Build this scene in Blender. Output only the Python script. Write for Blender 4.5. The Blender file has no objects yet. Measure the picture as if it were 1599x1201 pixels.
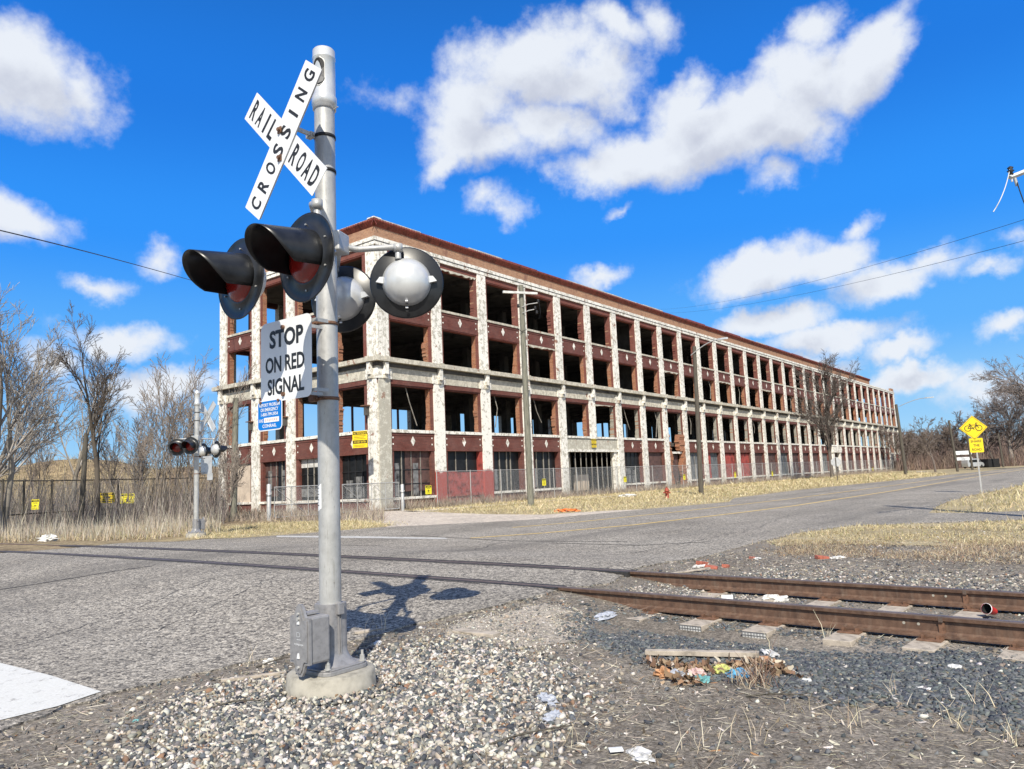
import bpy, bmesh, math, random
import numpy as np
from mathutils import Vector, Matrix
R = math.radians
C = bpy.context.scene.collection
scn = bpy.context.scene

# ------------------------------------------------------------------ camera, world, sun, exposure
CAMH = 1.4
F = 1177.0
PITCH, ROLL = 0.126089, -0.0432781
fw = np.array([0, math.cos(PITCH), math.sin(PITCH)])
up0 = np.array([0, -math.sin(PITCH), math.cos(PITCH)])
rt0 = np.array([1.0, 0, 0])
rv = rt0 * math.cos(ROLL) + up0 * math.sin(ROLL)
uv = -rt0 * math.sin(ROLL) + up0 * math.cos(ROLL)
cd = bpy.data.cameras.new('camera'); cam = bpy.data.objects.new('camera', cd); C.objects.link(cam)
cam.matrix_world = Matrix(((rv[0], uv[0], -fw[0], 0), (rv[1], uv[1], -fw[1], 0), (rv[2], uv[2], -fw[2], CAMH), (0, 0, 0, 1)))
cd.sensor_width = 36; cd.lens = 36 * F / 1599; cd.clip_end = 8000; cd.clip_start = 0.05
scn.camera = cam
scn.view_settings.view_transform = 'Standard'; scn.view_settings.look = 'None'; scn.view_settings.gamma = 1
scn.view_settings.exposure = 0.30
SUN_EL, SUN_AZ = R(44), R(-91)          # direction towards the sun (azimuth from +X)
sl = bpy.data.lights.new('sun', 'SUN'); sl.energy = 5.0; sl.angle = R(0.5); sl.color = (1, .93, .80)
so = bpy.data.objects.new('sun', sl); C.objects.link(so)
sd = Vector((math.cos(SUN_AZ) * math.cos(SUN_EL), math.sin(SUN_AZ) * math.cos(SUN_EL), math.sin(SUN_EL)))
so.rotation_euler = sd.to_track_quat('Z', 'Y').to_euler()

def ray(x, y):
    d = fw * F + rv * (x - 799.5) - uv * (y - 600.5)
    return d / np.linalg.norm(d)

def NT(nt, typ, **kw):
    n = nt.nodes.new(typ)
    for k, v in kw.items():
        if k.startswith('i_'): n.inputs[int(k[2:])].default_value = v
        else: setattr(n, k, v)
    return n

W = bpy.data.worlds.new('World'); scn.world = W; W.use_nodes = True
nt = W.node_tree; nt.nodes.clear(); LK = nt.links.new
tc = NT(nt, 'ShaderNodeTexCoord')
clouds = [  # pixel centre, radii, tilt(deg), weight
 (10, 110, 140, 84, -12, 1.0), (130, 150, 66, 50, 10, .7), (15, 328, 112, 54, -15, .95), (160, 437, 62, 20, 0, .6), (190, 522, 100, 38, -5, .9),
 (250, 600, 130, 34, 0, .85), (255, 400, 35, 25, 20, .45), (80, 560, 60, 30, 0, .6),
 (830, 98, 150, 66, -3, 1.1), (745, 150, 105, 72, 10, 1.05), (900, 125, 125, 66, 0, 1.05), (745, 225, 115, 62, -10, 1.1), (850, 205, 95, 52, 0, .85), (700, 255, 60, 32, 15, .8), (950, 62, 66, 40, -20, .8), (1020, 28, 34, 44, 30, .5),
 (985, 243, 118, 56, 5, 1.15), (1090, 212, 140, 74, 10, 1.25), (1075, 150, 80, 48, 10, .9), (1165, 165, 95, 55, 10, 1.0), (1200, 205, 118, 64, 5, 1.15), (1245, 122, 96, 72, 20, 1.1), (1335, 102, 108, 62, 20, 1.05), (1400, 88, 66, 46, 20, .9), (1265, 45, 52, 46, 50, .8), (1370, 48, 60, 36, 20, .6), (925, 268, 64, 42, 0, .9), (1210, 275, 50, 24, 10, .5),
 (775, 325, 44, 24, 10, .52), (970, 320, 28, 11, 10, .45), (940, 432, 62, 24, 0, .85),
 (1190, 418, 125, 46, 15, 1.05), (1290, 402, 80, 38, 5, .95), (1400, 432, 108, 42, 8, .95), (1460, 402, 46, 30, 20, .75), (1345, 350, 36, 18, 20, .55),
 (1200, 506, 110, 30, 0, 1.0), (1300, 530, 130, 30, 0, .9), (1405, 545, 74, 24, 0, .85), (1425, 586, 95, 27, 0, 1.0), (1290, 565, 90, 20, 0, .7), (1580, 500, 45, 24, 20, .75),
 (1545, 600, 100, 38, 0, .65), (1545, 422, 38, 16, 0, .5), (1598, 380, 30, 20, 0, .4), (560, 720, 80, 14, 0, .4), (610, 150, 60, 20, 0, .3)]
grp = bpy.data.node_groups.new('cloud_field', 'ShaderNodeTree')
grp.interface.new_socket('Vector', in_out='INPUT', socket_type='NodeSocketVector')
grp.interface.new_socket('Field', in_out='OUTPUT', socket_type='NodeSocketFloat')
gi = grp.nodes.new('NodeGroupInput'); go = grp.nodes.new('NodeGroupOutput'); gl = grp.links.new
nw = NT(grp, 'ShaderNodeTexNoise'); nw.inputs['Scale'].default_value = 7; nw.inputs['Detail'].default_value = 6; nw.inputs['Roughness'].default_value = .6
gl(gi.outputs[0], nw.inputs['Vector'])
sb = NT(grp, 'ShaderNodeVectorMath', operation='SUBTRACT'); gl(nw.outputs['Color'], sb.inputs[0]); sb.inputs[1].default_value = (.5, .5, .5)
ml = NT(grp, 'ShaderNodeVectorMath', operation='SCALE'); gl(sb.outputs[0], ml.inputs[0]); ml.inputs['Scale'].default_value = .11
ad = NT(grp, 'ShaderNodeVectorMath', operation='ADD'); gl(gi.outputs[0], ad.inputs[0]); gl(ml.outputs[0], ad.inputs[1])
cur = None
fill_clouds = [((-.3, -.8, .5), .50, .28), ((.6, -.7, .35), .40, .18), ((.1, -.6, .85), .30, .22), ((-.9, -.2, .5), .40, .25), ((.95, -.1, .5), .40, .26), ((.4, -.1, 1.0), .22, .16), ((0, -1, .2), .5, .14)]  # unseen clouds added behind and overhead to whiten the ambient light
for it_ in clouds + fill_clouds:
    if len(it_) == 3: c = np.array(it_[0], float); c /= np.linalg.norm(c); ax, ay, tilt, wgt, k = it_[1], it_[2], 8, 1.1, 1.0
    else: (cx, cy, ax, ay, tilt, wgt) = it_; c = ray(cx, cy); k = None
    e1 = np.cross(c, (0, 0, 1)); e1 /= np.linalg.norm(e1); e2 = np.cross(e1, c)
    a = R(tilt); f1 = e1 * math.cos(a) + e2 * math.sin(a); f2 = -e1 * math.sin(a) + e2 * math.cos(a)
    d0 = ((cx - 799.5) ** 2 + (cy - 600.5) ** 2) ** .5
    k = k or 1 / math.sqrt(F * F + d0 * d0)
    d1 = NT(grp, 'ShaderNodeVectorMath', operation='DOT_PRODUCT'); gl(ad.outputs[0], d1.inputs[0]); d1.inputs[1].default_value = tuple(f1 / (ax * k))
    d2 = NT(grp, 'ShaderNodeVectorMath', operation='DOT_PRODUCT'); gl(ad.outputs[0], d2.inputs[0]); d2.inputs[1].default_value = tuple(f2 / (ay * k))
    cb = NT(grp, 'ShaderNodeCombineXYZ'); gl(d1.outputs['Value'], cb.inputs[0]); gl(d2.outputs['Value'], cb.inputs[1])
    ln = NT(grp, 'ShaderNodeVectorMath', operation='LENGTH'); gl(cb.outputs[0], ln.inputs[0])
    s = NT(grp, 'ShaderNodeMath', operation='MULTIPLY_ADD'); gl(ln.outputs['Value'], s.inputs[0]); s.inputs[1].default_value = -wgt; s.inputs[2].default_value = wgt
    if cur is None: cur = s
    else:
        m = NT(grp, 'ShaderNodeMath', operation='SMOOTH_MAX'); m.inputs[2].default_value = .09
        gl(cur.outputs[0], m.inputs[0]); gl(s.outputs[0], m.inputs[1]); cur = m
nf = NT(grp, 'ShaderNodeTexNoise'); nf.inputs['Scale'].default_value = 15; nf.inputs['Detail'].default_value = 11; nf.inputs['Roughness'].default_value = .63
gl(gi.outputs[0], nf.inputs['Vector'])
fm = NT(grp, 'ShaderNodeMath', operation='MULTIPLY_ADD'); gl(nf.outputs['Fac'], fm.inputs[0]); fm.inputs[1].default_value = 1.35; fm.inputs[2].default_value = -.74
fa = NT(grp, 'ShaderNodeMath', operation='ADD'); gl(cur.outputs[0], fa.inputs[0]); gl(fm.outputs[0], fa.inputs[1])
gl(fa.outputs[0], go.inputs[0])

def group_node(vec):
    n = nt.nodes.new('ShaderNodeGroup'); n.node_tree = grp; LK(vec, n.inputs[0]); return n
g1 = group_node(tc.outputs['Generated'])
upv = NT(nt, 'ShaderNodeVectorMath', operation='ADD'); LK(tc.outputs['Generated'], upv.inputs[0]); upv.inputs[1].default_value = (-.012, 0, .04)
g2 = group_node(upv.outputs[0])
dens = NT(nt, 'ShaderNodeMapRange', interpolation_type='SMOOTHSTEP'); LK(g1.outputs[0], dens.inputs[0])
dens.inputs[1].default_value = -.16; dens.inputs[2].default_value = .56; dens.inputs[4].default_value = .97
shd = NT(nt, 'ShaderNodeMapRange', interpolation_type='SMOOTHSTEP'); LK(g2.outputs[0], shd.inputs[0])
shd.inputs[1].default_value = .15; shd.inputs[2].default_value = 1.1
ccol = NT(nt, 'ShaderNodeMix', data_type='RGBA'); LK(shd.outputs[0], ccol.inputs[0])
ccol.inputs[6].default_value = (.80, .84, .90, 1); ccol.inputs[7].default_value = (.56, .595, .69, 1)
sky = NT(nt, 'ShaderNodeTexSky', sky_type='NISHITA'); sky.sun_disc = False; sky.sun_elevation = SUN_EL
sky.sun_rotation = math.pi / 2 - SUN_AZ; sky.air_density = 1.0; sky.dust_density = .3; sky.ozone_density = 3.0
SKYS = .12
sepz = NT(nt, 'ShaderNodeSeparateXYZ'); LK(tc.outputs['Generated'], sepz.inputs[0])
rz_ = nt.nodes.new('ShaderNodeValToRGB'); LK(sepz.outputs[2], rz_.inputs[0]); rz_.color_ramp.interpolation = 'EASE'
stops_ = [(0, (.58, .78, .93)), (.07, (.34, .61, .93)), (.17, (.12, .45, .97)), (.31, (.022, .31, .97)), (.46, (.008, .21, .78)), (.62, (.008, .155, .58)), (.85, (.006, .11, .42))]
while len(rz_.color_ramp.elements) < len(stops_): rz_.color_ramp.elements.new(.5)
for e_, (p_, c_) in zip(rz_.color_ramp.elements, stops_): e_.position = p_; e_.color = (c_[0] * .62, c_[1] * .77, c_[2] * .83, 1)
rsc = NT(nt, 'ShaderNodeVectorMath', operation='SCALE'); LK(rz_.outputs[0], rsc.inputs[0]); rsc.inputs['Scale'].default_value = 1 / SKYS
hs = NT(nt, 'ShaderNodeMix', data_type='RGBA'); yfac = NT(nt, 'ShaderNodeMapRange', interpolation_type='SMOOTHSTEP'); LK(sepz.outputs[1], yfac.inputs[0]); yfac.inputs[1].default_value = -.45; yfac.inputs[2].default_value = .15; yfac.inputs[3].default_value = .25; yfac.inputs[4].default_value = .92  # unseen sky behind the camera paled to take blue out of shadows
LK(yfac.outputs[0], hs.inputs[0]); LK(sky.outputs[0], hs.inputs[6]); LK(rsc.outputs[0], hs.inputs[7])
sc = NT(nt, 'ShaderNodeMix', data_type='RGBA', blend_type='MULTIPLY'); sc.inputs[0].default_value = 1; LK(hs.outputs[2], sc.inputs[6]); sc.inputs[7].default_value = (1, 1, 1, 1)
csc = NT(nt, 'ShaderNodeVectorMath', operation='SCALE'); LK(ccol.outputs[2], csc.inputs[0]); csc.inputs['Scale'].default_value = .86 / SKYS
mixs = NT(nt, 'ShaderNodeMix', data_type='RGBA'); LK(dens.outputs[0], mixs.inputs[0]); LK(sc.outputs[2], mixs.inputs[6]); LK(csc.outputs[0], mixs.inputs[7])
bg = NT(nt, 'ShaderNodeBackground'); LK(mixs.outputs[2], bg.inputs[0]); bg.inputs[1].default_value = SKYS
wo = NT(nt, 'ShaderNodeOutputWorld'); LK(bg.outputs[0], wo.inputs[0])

# ------------------------------------------------------------------ terrain shape and pixel helpers
RA, RB, RC = 9.183, -.86, -.006                   # near rail: y = RA + RB x + RC x^2
def rail_pt(s, off=0.0):                          # s = x coordinate of the near rail; off = distance across the track
    s = np.asarray(s, float)
    y = np.where(s > 4, RA + RB * 4 + RC * 16 + (RB + 2 * RC * 4) * (s - 4), np.where(s < -14, RA + RB * -14 + RC * 196 + (RB + 2 * RC * -14) * (s + 14), RA + RB * s + RC * s * s))
    sl_ = RB + 2 * RC * np.clip(s, -14, 4)
    n = 1 / np.sqrt(1 + sl_ ** 2)
    return s - sl_ * n * off, y + n * off
def track_co(x, y):                               # distance from near rail (positive away from the camera) and x of the foot
    x = np.asarray(x, float); y = np.asarray(y, float); s = x.copy()
    for _ in range(4):
        px, py = rail_pt(s); sl_ = RB + 2 * RC * np.clip(s, -14, 4)
        dx, dy = x - px, y - py
        s = s + (dx + sl_ * dy) / (1 + sl_ ** 2)
    px, py = rail_pt(s); sl_ = RB + 2 * RC * np.clip(s, -14, 4); n = 1 / np.sqrt(1 + sl_ ** 2)
    return (-(sl_) * (x - px) + (y - py)) * n, s
def sst(a, b, v):
    t = np.clip((v - a) / (b - a), 0, 1); return t * t * (3 - 2 * t)
def hgt(x, y):
    d, s = track_co(x, y)
    s2 = s - np.clip(d, -1, 3) * .0
    on = 1 - sst(.15, 1.7, s + .15 * d)
    b = sst(-3.6, -.5, d) * (1 - sst(2.0, 5.2, d))
    dip = sst(.9, 1.5, s) * (1 - sst(2.6, 3.6, s)) * sst(-1.5, -.8, d) * (1 - sst(-.55, -.2, d))
    berm = .05 * sst(1.2, 2.4, s) * sst(-.2, .0, d) * (1 - sst(1.5, 1.8, d))
    return .168 * b * on - .07 * dip - .02 * berm
def gp(px, py):
    d = fw * F + rv * (px - 799.5) - uv * (py - 600.5); z = 0.0
    for _ in range(12):
        P = np.array([0, 0, CAMH]) + d * (z - CAMH) / d[2]; z = float(hgt(P[0], P[1])) * .6 + z * .4
    return P
def G(px, py): P = gp(px, py); return (float(P[0]), float(P[1]))
def at_dist(px, py, Y):
    d = fw * F + rv * (px - 799.5) - uv * (py - 600.5); return np.array([0, 0, CAMH]) + d * Y / d[1]
def zat(x0, y0, py):
    lo, hi = -5, 80
    for _ in range(50):
        m = (lo + hi) / 2; P = np.array([x0, y0, m - CAMH]); q = 600.5 - F * (P @ uv) / (P @ fw)
        if q > py: lo = m
        else: hi = m
    return m

# ------------------------------------------------------------------ materials
def base_mat(name):
    m = bpy.data.materials.new(name); m.use_nodes = True; t = m.node_tree
    return m, t, t.nodes['Principled BSDF'], t.links.new
def noise(t, l, scale, detail=5, rough=.55, coord='Object', dist=0, stretch=None):
    c = t.nodes.new('ShaderNodeTexCoord'); v = c.outputs[coord]
    if stretch:
        mp = t.nodes.new('ShaderNodeMapping'); mp.inputs['Scale'].default_value = stretch; l(v, mp.inputs[0]); v = mp.outputs[0]
    n = t.nodes.new('ShaderNodeTexNoise'); n.inputs['Scale'].default_value = scale; n.inputs['Detail'].default_value = detail
    n.inputs['Roughness'].default_value = rough; n.inputs['Distortion'].default_value = dist; l(v, n.inputs['Vector']); return n.outputs['Fac']
def ramp(t, l, f, stops):
    r = t.nodes.new('ShaderNodeValToRGB'); e = r.color_ramp.elements
    while len(e) < len(stops): e.new(.5)
    for k, (p, c) in enumerate(stops): e[k].position = p; e[k].color = tuple(c) + (1,) if len(c) == 3 else c
    l(f, r.inputs[0]); return r.outputs[0]
def mixc(t, l, f, a, b, mode='MIX'):
    m = t.nodes.new('ShaderNodeMix'); m.data_type = 'RGBA'; m.blend_type = mode
    if isinstance(f, (int, float)): m.inputs[0].default_value = f
    else: l(f, m.inputs[0])
    for i, v in ((6, a), (7, b)):
        if isinstance(v, tuple): m.inputs[i].default_value = v + (1,) if len(v) == 3 else v
        else: l(v, m.inputs[i])
    return m.outputs[2]
def bump(t, l, b, f, s=.3, d=.02):
    n = t.nodes.new('ShaderNodeBump'); n.inputs['Strength'].default_value = s; n.inputs['Distance'].default_value = d
    l(f, n.inputs['Height']); l(n.outputs[0], b.inputs['Normal'])
def spec(b, v): b.inputs['Specular IOR Level'].default_value = v
MATS = {}
def simple(name, c, rough=.6, metal=0, var=.15, scale=8, bmp=0, sp=.4, stretch=None):
    m, t, b, l = base_mat(name)
    f = noise(t, l, scale, 6, .6, stretch=stretch)
    lo = tuple(max(0, x * (1 - var * 2)) for x in c); hi = tuple(min(1, x * (1 + var)) for x in c)
    l(ramp(t, l, f, [(.3, lo), (.5, c), (.7, hi)]), b.inputs['Base Color'])
    b.inputs['Roughness'].default_value = rough; b.inputs['Metallic'].default_value = metal; spec(b, sp)
    if bmp: bump(t, l, b, f, bmp, .01)
    MATS[name] = m; return m
def vcol(name, rough=.85, sp=.3, trans=0, bmp=0, bscale=60):
    m, t, b, l = base_mat(name); a = t.nodes.new('ShaderNodeAttribute'); a.attribute_name = 'Col'
    l(a.outputs['Color'], b.inputs['Base Color']); b.inputs['Roughness'].default_value = rough; spec(b, sp)
    if bmp: bump(t, l, b, noise(t, l, bscale, 4), bmp, .004)
    MATS[name] = m; return m

simple('galv', (.50, .50, .49), .42, .35, .13, 9, .04, .5, (1, 1, .25))
def galv_mat():
    m, t, b, l = base_mat('galv'); f = noise(t, l, 7, 8, .7); st = noise(t, l, 9, 7, .7, stretch=(5, 5, .5)); sc = noise(t, l, 30, 4, .75, stretch=(3, 3, .35))
    c = ramp(t, l, f, [(.3, (.35, .35, .34)), (.5, (.44, .44, .43)), (.7, (.51, .51, .50))])
    c = mixc(t, l, ramp(t, l, st, [(.56, (0, 0, 0)), (.70, (.7, .7, .7))]), c, (.30, .29, .26)); c = mixc(t, l, ramp(t, l, sc, [(.61, (0, 0, 0)), (.68, (.85, .85, .85))]), c, (.17, .155, .14))
    l(c, b.inputs['Base Color']); l(ramp(t, l, f, [(.3, (.34, .34, .34)), (.7, (.55, .55, .55))]), b.inputs['Roughness']); b.inputs['Metallic'].default_value = .3; bump(t, l, b, f, .06, .004); MATS['galv'] = m
galv_mat()
simple('cast', (.30, .295, .30), .5, .3, .12, 25, .12, .5)
simple('alu_white', (.62, .63, .63), .3, .35, .06, 10, 0, .5)
simple('black_paint', (.016, .017, .019), .34, 0, .25, 12, .03, .5)
simple('black_matte', (.02, .02, .022), .6, 0, .2, 12, 0, .3)
simple('sign_white', (.74, .75, .76), .35, 0, .04, 3, 0, .5)
simple('sign_black', (.02, .02, .02), .5, 0, .2, 4)
simple('sign_blue', (.0, .16, .55), .35, 0, .08, 3)
simple('sign_yellow', (.85, .62, .02), .4, 0, .08, 5)
simple('sign_yellow_lime', (.85, .75, .03), .4, 0, .05, 5)
simple('sign_back', (.60, .61, .62), .45, .4, .1, 5)
simple('steel_rusty', (.20, .11, .07), .7, .3, .3, 20, .3)
simple('concrete', (.33, .31, .265), .85, 0, .22, 10, .3, .3)
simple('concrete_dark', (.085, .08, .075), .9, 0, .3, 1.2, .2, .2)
simple('wood_grey', (.40, .35, .29), .85, 0, .25, 12, .4, .2, (1, 1, 1))
simple('pole_wood', (.19, .185, .15), .85, 0, .3, 6, .5, .2, (6, 6, .4))
simple('pole_dark', (.10, .09, .075), .85, 0, .3, 6, .4, .2, (6, 6, .4))
simple('hydrant_red', (.30, .06, .035), .6, 0, .3, 18)
simple('rubber', (.035, .033, .032), .7, 0, .4, 20, .3)
simple('wire', (.02, .02, .022), .5)
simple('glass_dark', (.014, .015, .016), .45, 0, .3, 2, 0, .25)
simple('glass_pale', (.17, .17, .17), .5, 0, .5, 3, 0, .3)
simple('board_white', (.60, .60, .58), .8, 0, .2, 3)
simple('board_beige', (.55, .46, .37), .85, 0, .12, 2)
simple('board_brown', (.10, .055, .048), .75, 0, .35, 2.5)
simple('board_grey', (.13, .14, .15), .75, 0, .5, 2.5, 0, .3, (3, 3, .5))
simple('red_paint', (.30, .055, .045), .75, 0, .38, 2.2)
simple('tile_red', (.21, .05, .035), .55, 0, .3, 3)
simple('mullion', (.25, .23, .2), .7, 0, .3, 3)
simple('plastic_white', (.62, .61, .58), .6, 0, .3, 22, .3)
simple('plastic_grey', (.42, .44, .48), .6, 0, .2, 30, .2)
simple('cup_red', (.6, .03, .03), .4)
simple('cloth_blue', (.08, .3, .5), .7, 0, .3, 40)
simple('card_orange', (.45, .24, .12), .7, 0, .3, 20)
simple('card_pink', (.6, .42, .38), .7, 0, .2, 20)
simple('card_lime', (.5, .52, .16), .6, 0, .2, 20)
simple('teal', (.16, .38, .38), .6)
simple('brick_chunk', (.38, .12, .08), .85, 0, .3, 15, .4)
simple('orange_plastic', (.75, .2, .05), .6)
simple('car_silver', (.5, .52, .55), .3, .4)
simple('tyre', (.02, .02, .02), .8)
simple('composite_tie', (.12, .12, .125), .6, 0, .2, 20)
simple('lens_red', (.20, .010, .008), .22, 0, .15, 6, 0, .6)

def brick_mat(name, c1, c2, mortar, bw=.22, bh=.075, rough=.8, patch=None, amt=.5):
    m, t, b, l = base_mat(name); c = t.nodes.new('ShaderNodeTexCoord'); sp_ = t.nodes.new('ShaderNodeSeparateXYZ'); l(c.outputs['Object'], sp_.inputs[0])
    a = t.nodes.new('ShaderNodeMath'); a.operation = 'ADD'; l(sp_.outputs[0], a.inputs[0]); l(sp_.outputs[1], a.inputs[1])
    cb = t.nodes.new('ShaderNodeCombineXYZ'); l(a.outputs[0], cb.inputs[0]); l(sp_.outputs[2], cb.inputs[1])
    br = t.nodes.new('ShaderNodeTexBrick'); l(cb.outputs[0], br.inputs[0]); br.inputs['Color1'].default_value = c1 + (1,); br.inputs['Color2'].default_value = c2 + (1,)
    br.inputs['Mortar'].default_value = mortar + (1,); br.inputs['Scale'].default_value = 1; br.inputs['Brick Width'].default_value = bw; br.inputs['Row Height'].default_value = bh
    br.inputs['Mortar Size'].default_value = .008; br.inputs['Bias'].default_value = 0
    n = noise(t, l, .9, 7, .65); n2 = noise(t, l, 9, 3, .6)
    col = mixc(t, l, ramp(t, l, n2, [(.35, (0, 0, 0)), (.7, (1, 1, 1))]), br.outputs[0], mixc(t, l, .45, br.outputs[0], (c1[0] * .4, c1[1] * .4, c1[2] * .4)))
    if patch: col = mixc(t, l, ramp(t, l, n, [(amt, (0, 0, 0)), (amt + .1, (1, 1, 1))]), col, patch)
    l(mixc(t, l, ramp(t, l, n, [(.35, (0, 0, 0)), (.65, (.35, .35, .35))]), col, mixc(t, l, .5, col, (.30, .22, .20))), b.inputs['Base Color']); b.inputs['Roughness'].default_value = max(rough, .65); spec(b, .12)
    bump(t, l, b, br.outputs['Fac'], -.3, .01); MATS[name] = m; return m
brick_mat('brick_dark', (.185, .060, .046), (.125, .042, .034), (.10, .05, .04), .3, .09, .5)
brick_mat('brick_orange', (.42, .17, .08), (.30, .10, .05), (.42, .33, .25), .24, .08, .9)
brick_mat('brick_frieze', (.46, .25, .15), (.36, .17, .10), (.42, .34, .25), .24, .08, .9, (.24, .12, .08), .54)
brick_mat('brick_red_pier', (.22, .06, .045), (.16, .045, .035), (.2, .12, .1), .24, .08, .85)

def painted(name, white=(.84, .815, .755), amt=.51):
    m, t, b, l = base_mat(name)
    big = noise(t, l, .55, 4, .6); n1 = noise(t, l, 4, 10, .72); st = noise(t, l, 2.2, 6, .65, stretch=(4, 4, .25)); fine = noise(t, l, 22, 6, .7)
    c = ramp(t, l, big, [(.32, tuple(x * .80 for x in white)), (.55, white), (.75, tuple(min(1, x * 1.05) for x in white))])
    c = mixc(t, l, ramp(t, l, n1, [(amt, (0, 0, 0)), (amt + .05, (.85, .85, .85))]), c, (.40, .375, .315))
    c = mixc(t, l, ramp(t, l, fine, [(.60, (0, 0, 0)), (.66, (1, 1, 1))]), c, (.17, .16, .13))
    n4 = noise(t, l, 1.3, 9, .7); c = mixc(t, l, ramp(t, l, n4, [(.60, (0, 0, 0)), (.63, (.9, .9, .9))]), c, (.25, .12, .08))
    c = mixc(t, l, ramp(t, l, st, [(.54, (0, 0, 0)), (.70, (.85, .85, .85))]), c, (.36, .35, .29))
    l(c, b.inputs['Base Color']); b.inputs['Roughness'].default_value = .85; spec(b, .25); bump(t, l, b, n1, .35, .02); MATS[name] = m
painted('paint_white'); painted('paint_worn', (.62, .60, .52), .44); painted('concrete_grey_band', (.62, .58, .49), .47)

def red_pier():
    m, t, b, l = base_mat('paint_white_red_base'); c = t.nodes.new('ShaderNodeTexCoord'); s = t.nodes.new('ShaderNodeSeparateXYZ'); l(c.outputs['Object'], s.inputs[0])
    n1 = noise(t, l, 4, 10, .72); n0 = noise(t, l, 1.5, 4)
    a = t.nodes.new('ShaderNodeMath'); a.operation = 'ADD'; l(s.outputs[2], a.inputs[0]); l(n0, a.inputs[1])
    top = t.nodes.new('ShaderNodeMapRange'); l(a.outputs[0], top.inputs[0]); top.inputs[1].default_value = 2.55; top.inputs[2].default_value = 2.75
    w = mixc(t, l, ramp(t, l, n1, [(.54, (0, 0, 0)), (.6, (1, 1, 1))]), (.80, .78, .72), (.45, .42, .36))
    l(mixc(t, l, top.outputs[0], (.36, .06, .045), w), b.inputs['Base Color']); b.inputs['Roughness'].default_value = .8; MATS['paint_white_red_base'] = m
red_pier()

def asphalt():
    m, t, b, l = base_mat('asphalt')
    s1 = noise(t, l, 48, 3, .8); s2 = noise(t, l, 19, 6, .8); big = noise(t, l, .35, 6, .6); tr = None
    c0 = t.nodes.new('ShaderNodeTexCoord'); m0 = t.nodes.new('ShaderNodeMapping'); m0.vector_type = 'TEXTURE'; m0.inputs['Rotation'].default_value = (0, 0, R(52)); m0.inputs['Scale'].default_value = (9, 1, 1); l(c0.outputs['Object'], m0.inputs[0])
    n0 = t.nodes.new('ShaderNodeTexNoise'); n0.inputs['Scale'].default_value = .55; n0.inputs['Detail'].default_value = 6; l(m0.outputs[0], n0.inputs['Vector']); tr = n0.outputs['Fac']
    v = t.nodes.new('ShaderNodeTexVoronoi'); v.inputs['Scale'].default_value = 34; cc = t.nodes.new('ShaderNodeTexCoord'); l(cc.outputs['Object'], v.inputs[0])
    vr = t.nodes.new('ShaderNodeSeparateColor'); l(v.outputs['Color'], vr.inputs[0])
    c = ramp(t, l, big, [(.3, (.325, .30, .262)), (.5, (.40, .372, .328)), (.7, (.465, .435, .385))])
    c = mixc(t, l, 1.0, c, ramp(t, l, vr.outputs[0], [(0, (.16, .16, .17)), (.22, (.45, .45, .46)), (.6, (.72, .71, .70)), (.85, (.95, .94, .92)), (1, (1, 1, 1))]), 'MULTIPLY')
    c = mixc(t, l, .9, c, ramp(t, l, s1, [(.36, (.05, .05, .05)), (.5, (.5, .5, .5)), (.64, (.98, .96, .92))]), 'OVERLAY')
    c = mixc(t, l, .4, c, ramp(t, l, s2, [(.35, (.2, .2, .2)), (.65, (.85, .83, .8))]), 'OVERLAY')
    c = mixc(t, l, ramp(t, l, tr, [(.50, (0, 0, 0)), (.66, (.5, .5, .5))]), c, (.12, .112, .10))
    vc = t.nodes.new('ShaderNodeTexVoronoi'); vc.feature = 'DISTANCE_TO_EDGE'; vc.inputs['Scale'].default_value = .14
    wn = t.nodes.new('ShaderNodeTexNoise'); wn.inputs['Scale'].default_value = 1.6; wn.inputs['Detail'].default_value = 6; l(cc.outputs['Object'], wn.inputs[0])
    wa = t.nodes.new('ShaderNodeVectorMath'); wa.operation = 'ADD'; l(cc.outputs['Object'], wa.inputs[0]); l(wn.outputs['Color'], wa.inputs[1]); l(wa.outputs[0], vc.inputs[0])
    c = mixc(t, l, ramp(t, l, vc.outputs[0], [(.0, (.25, .25, .25)), (.004, (0, 0, 0))]), c, (.10, .095, .09))
    l(c, b.inputs['Base Color']); b.inputs['Roughness'].default_value = .9; spec(b, .2); bump(t, l, b, s2, .6, .01); MATS['asphalt'] = m
asphalt()
def ground_mat(name, stops, sc1=.5, sc2=14, sc3=45, bs=.6):
    m, t, b, l = base_mat(name); big = noise(t, l, sc1, 8, .65); f = noise(t, l, sc2, 8, .75, dist=.6); f2 = noise(t, l, sc3, 4, .75)
    c = ramp(t, l, big, stops)
    c = mixc(t, l, .8, c, ramp(t, l, f, [(.3, (.15, .15, .15)), (.5, (.5, .5, .5)), (.72, (.9, .88, .85))]), 'OVERLAY')
    c = mixc(t, l, .7, c, ramp(t, l, f2, [(.35, (.12, .12, .12)), (.55, (.5, .5, .5)), (.7, (.95, .93, .9))]), 'OVERLAY')
    l(c, b.inputs['Base Color']); b.inputs['Roughness'].default_value = .95; spec(b, .15); bump(t, l, b, f, bs, .03); MATS[name] = m
ground_mat('dirt', [(.3, (.145, .125, .104)), (.5, (.22, .195, .165)), (.7, (.30, .268, .23))])
ground_mat('lawn', [(.3, (.26, .215, .13)), (.5, (.39, .325, .20)), (.72, (.47, .40, .26))], .35, 7, 30)
ground_mat('scrub', [(.3, (.16, .12, .09)), (.5, (.27, .21, .13)), (.7, (.38, .31, .18))], .15, 1.6, 9, 1)
ground_mat('dust', [(.3, (.30, .26, .22)), (.5, (.37, .33, .28)), (.7, (.43, .39, .33))], .5, 16, 60, .4)
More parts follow.
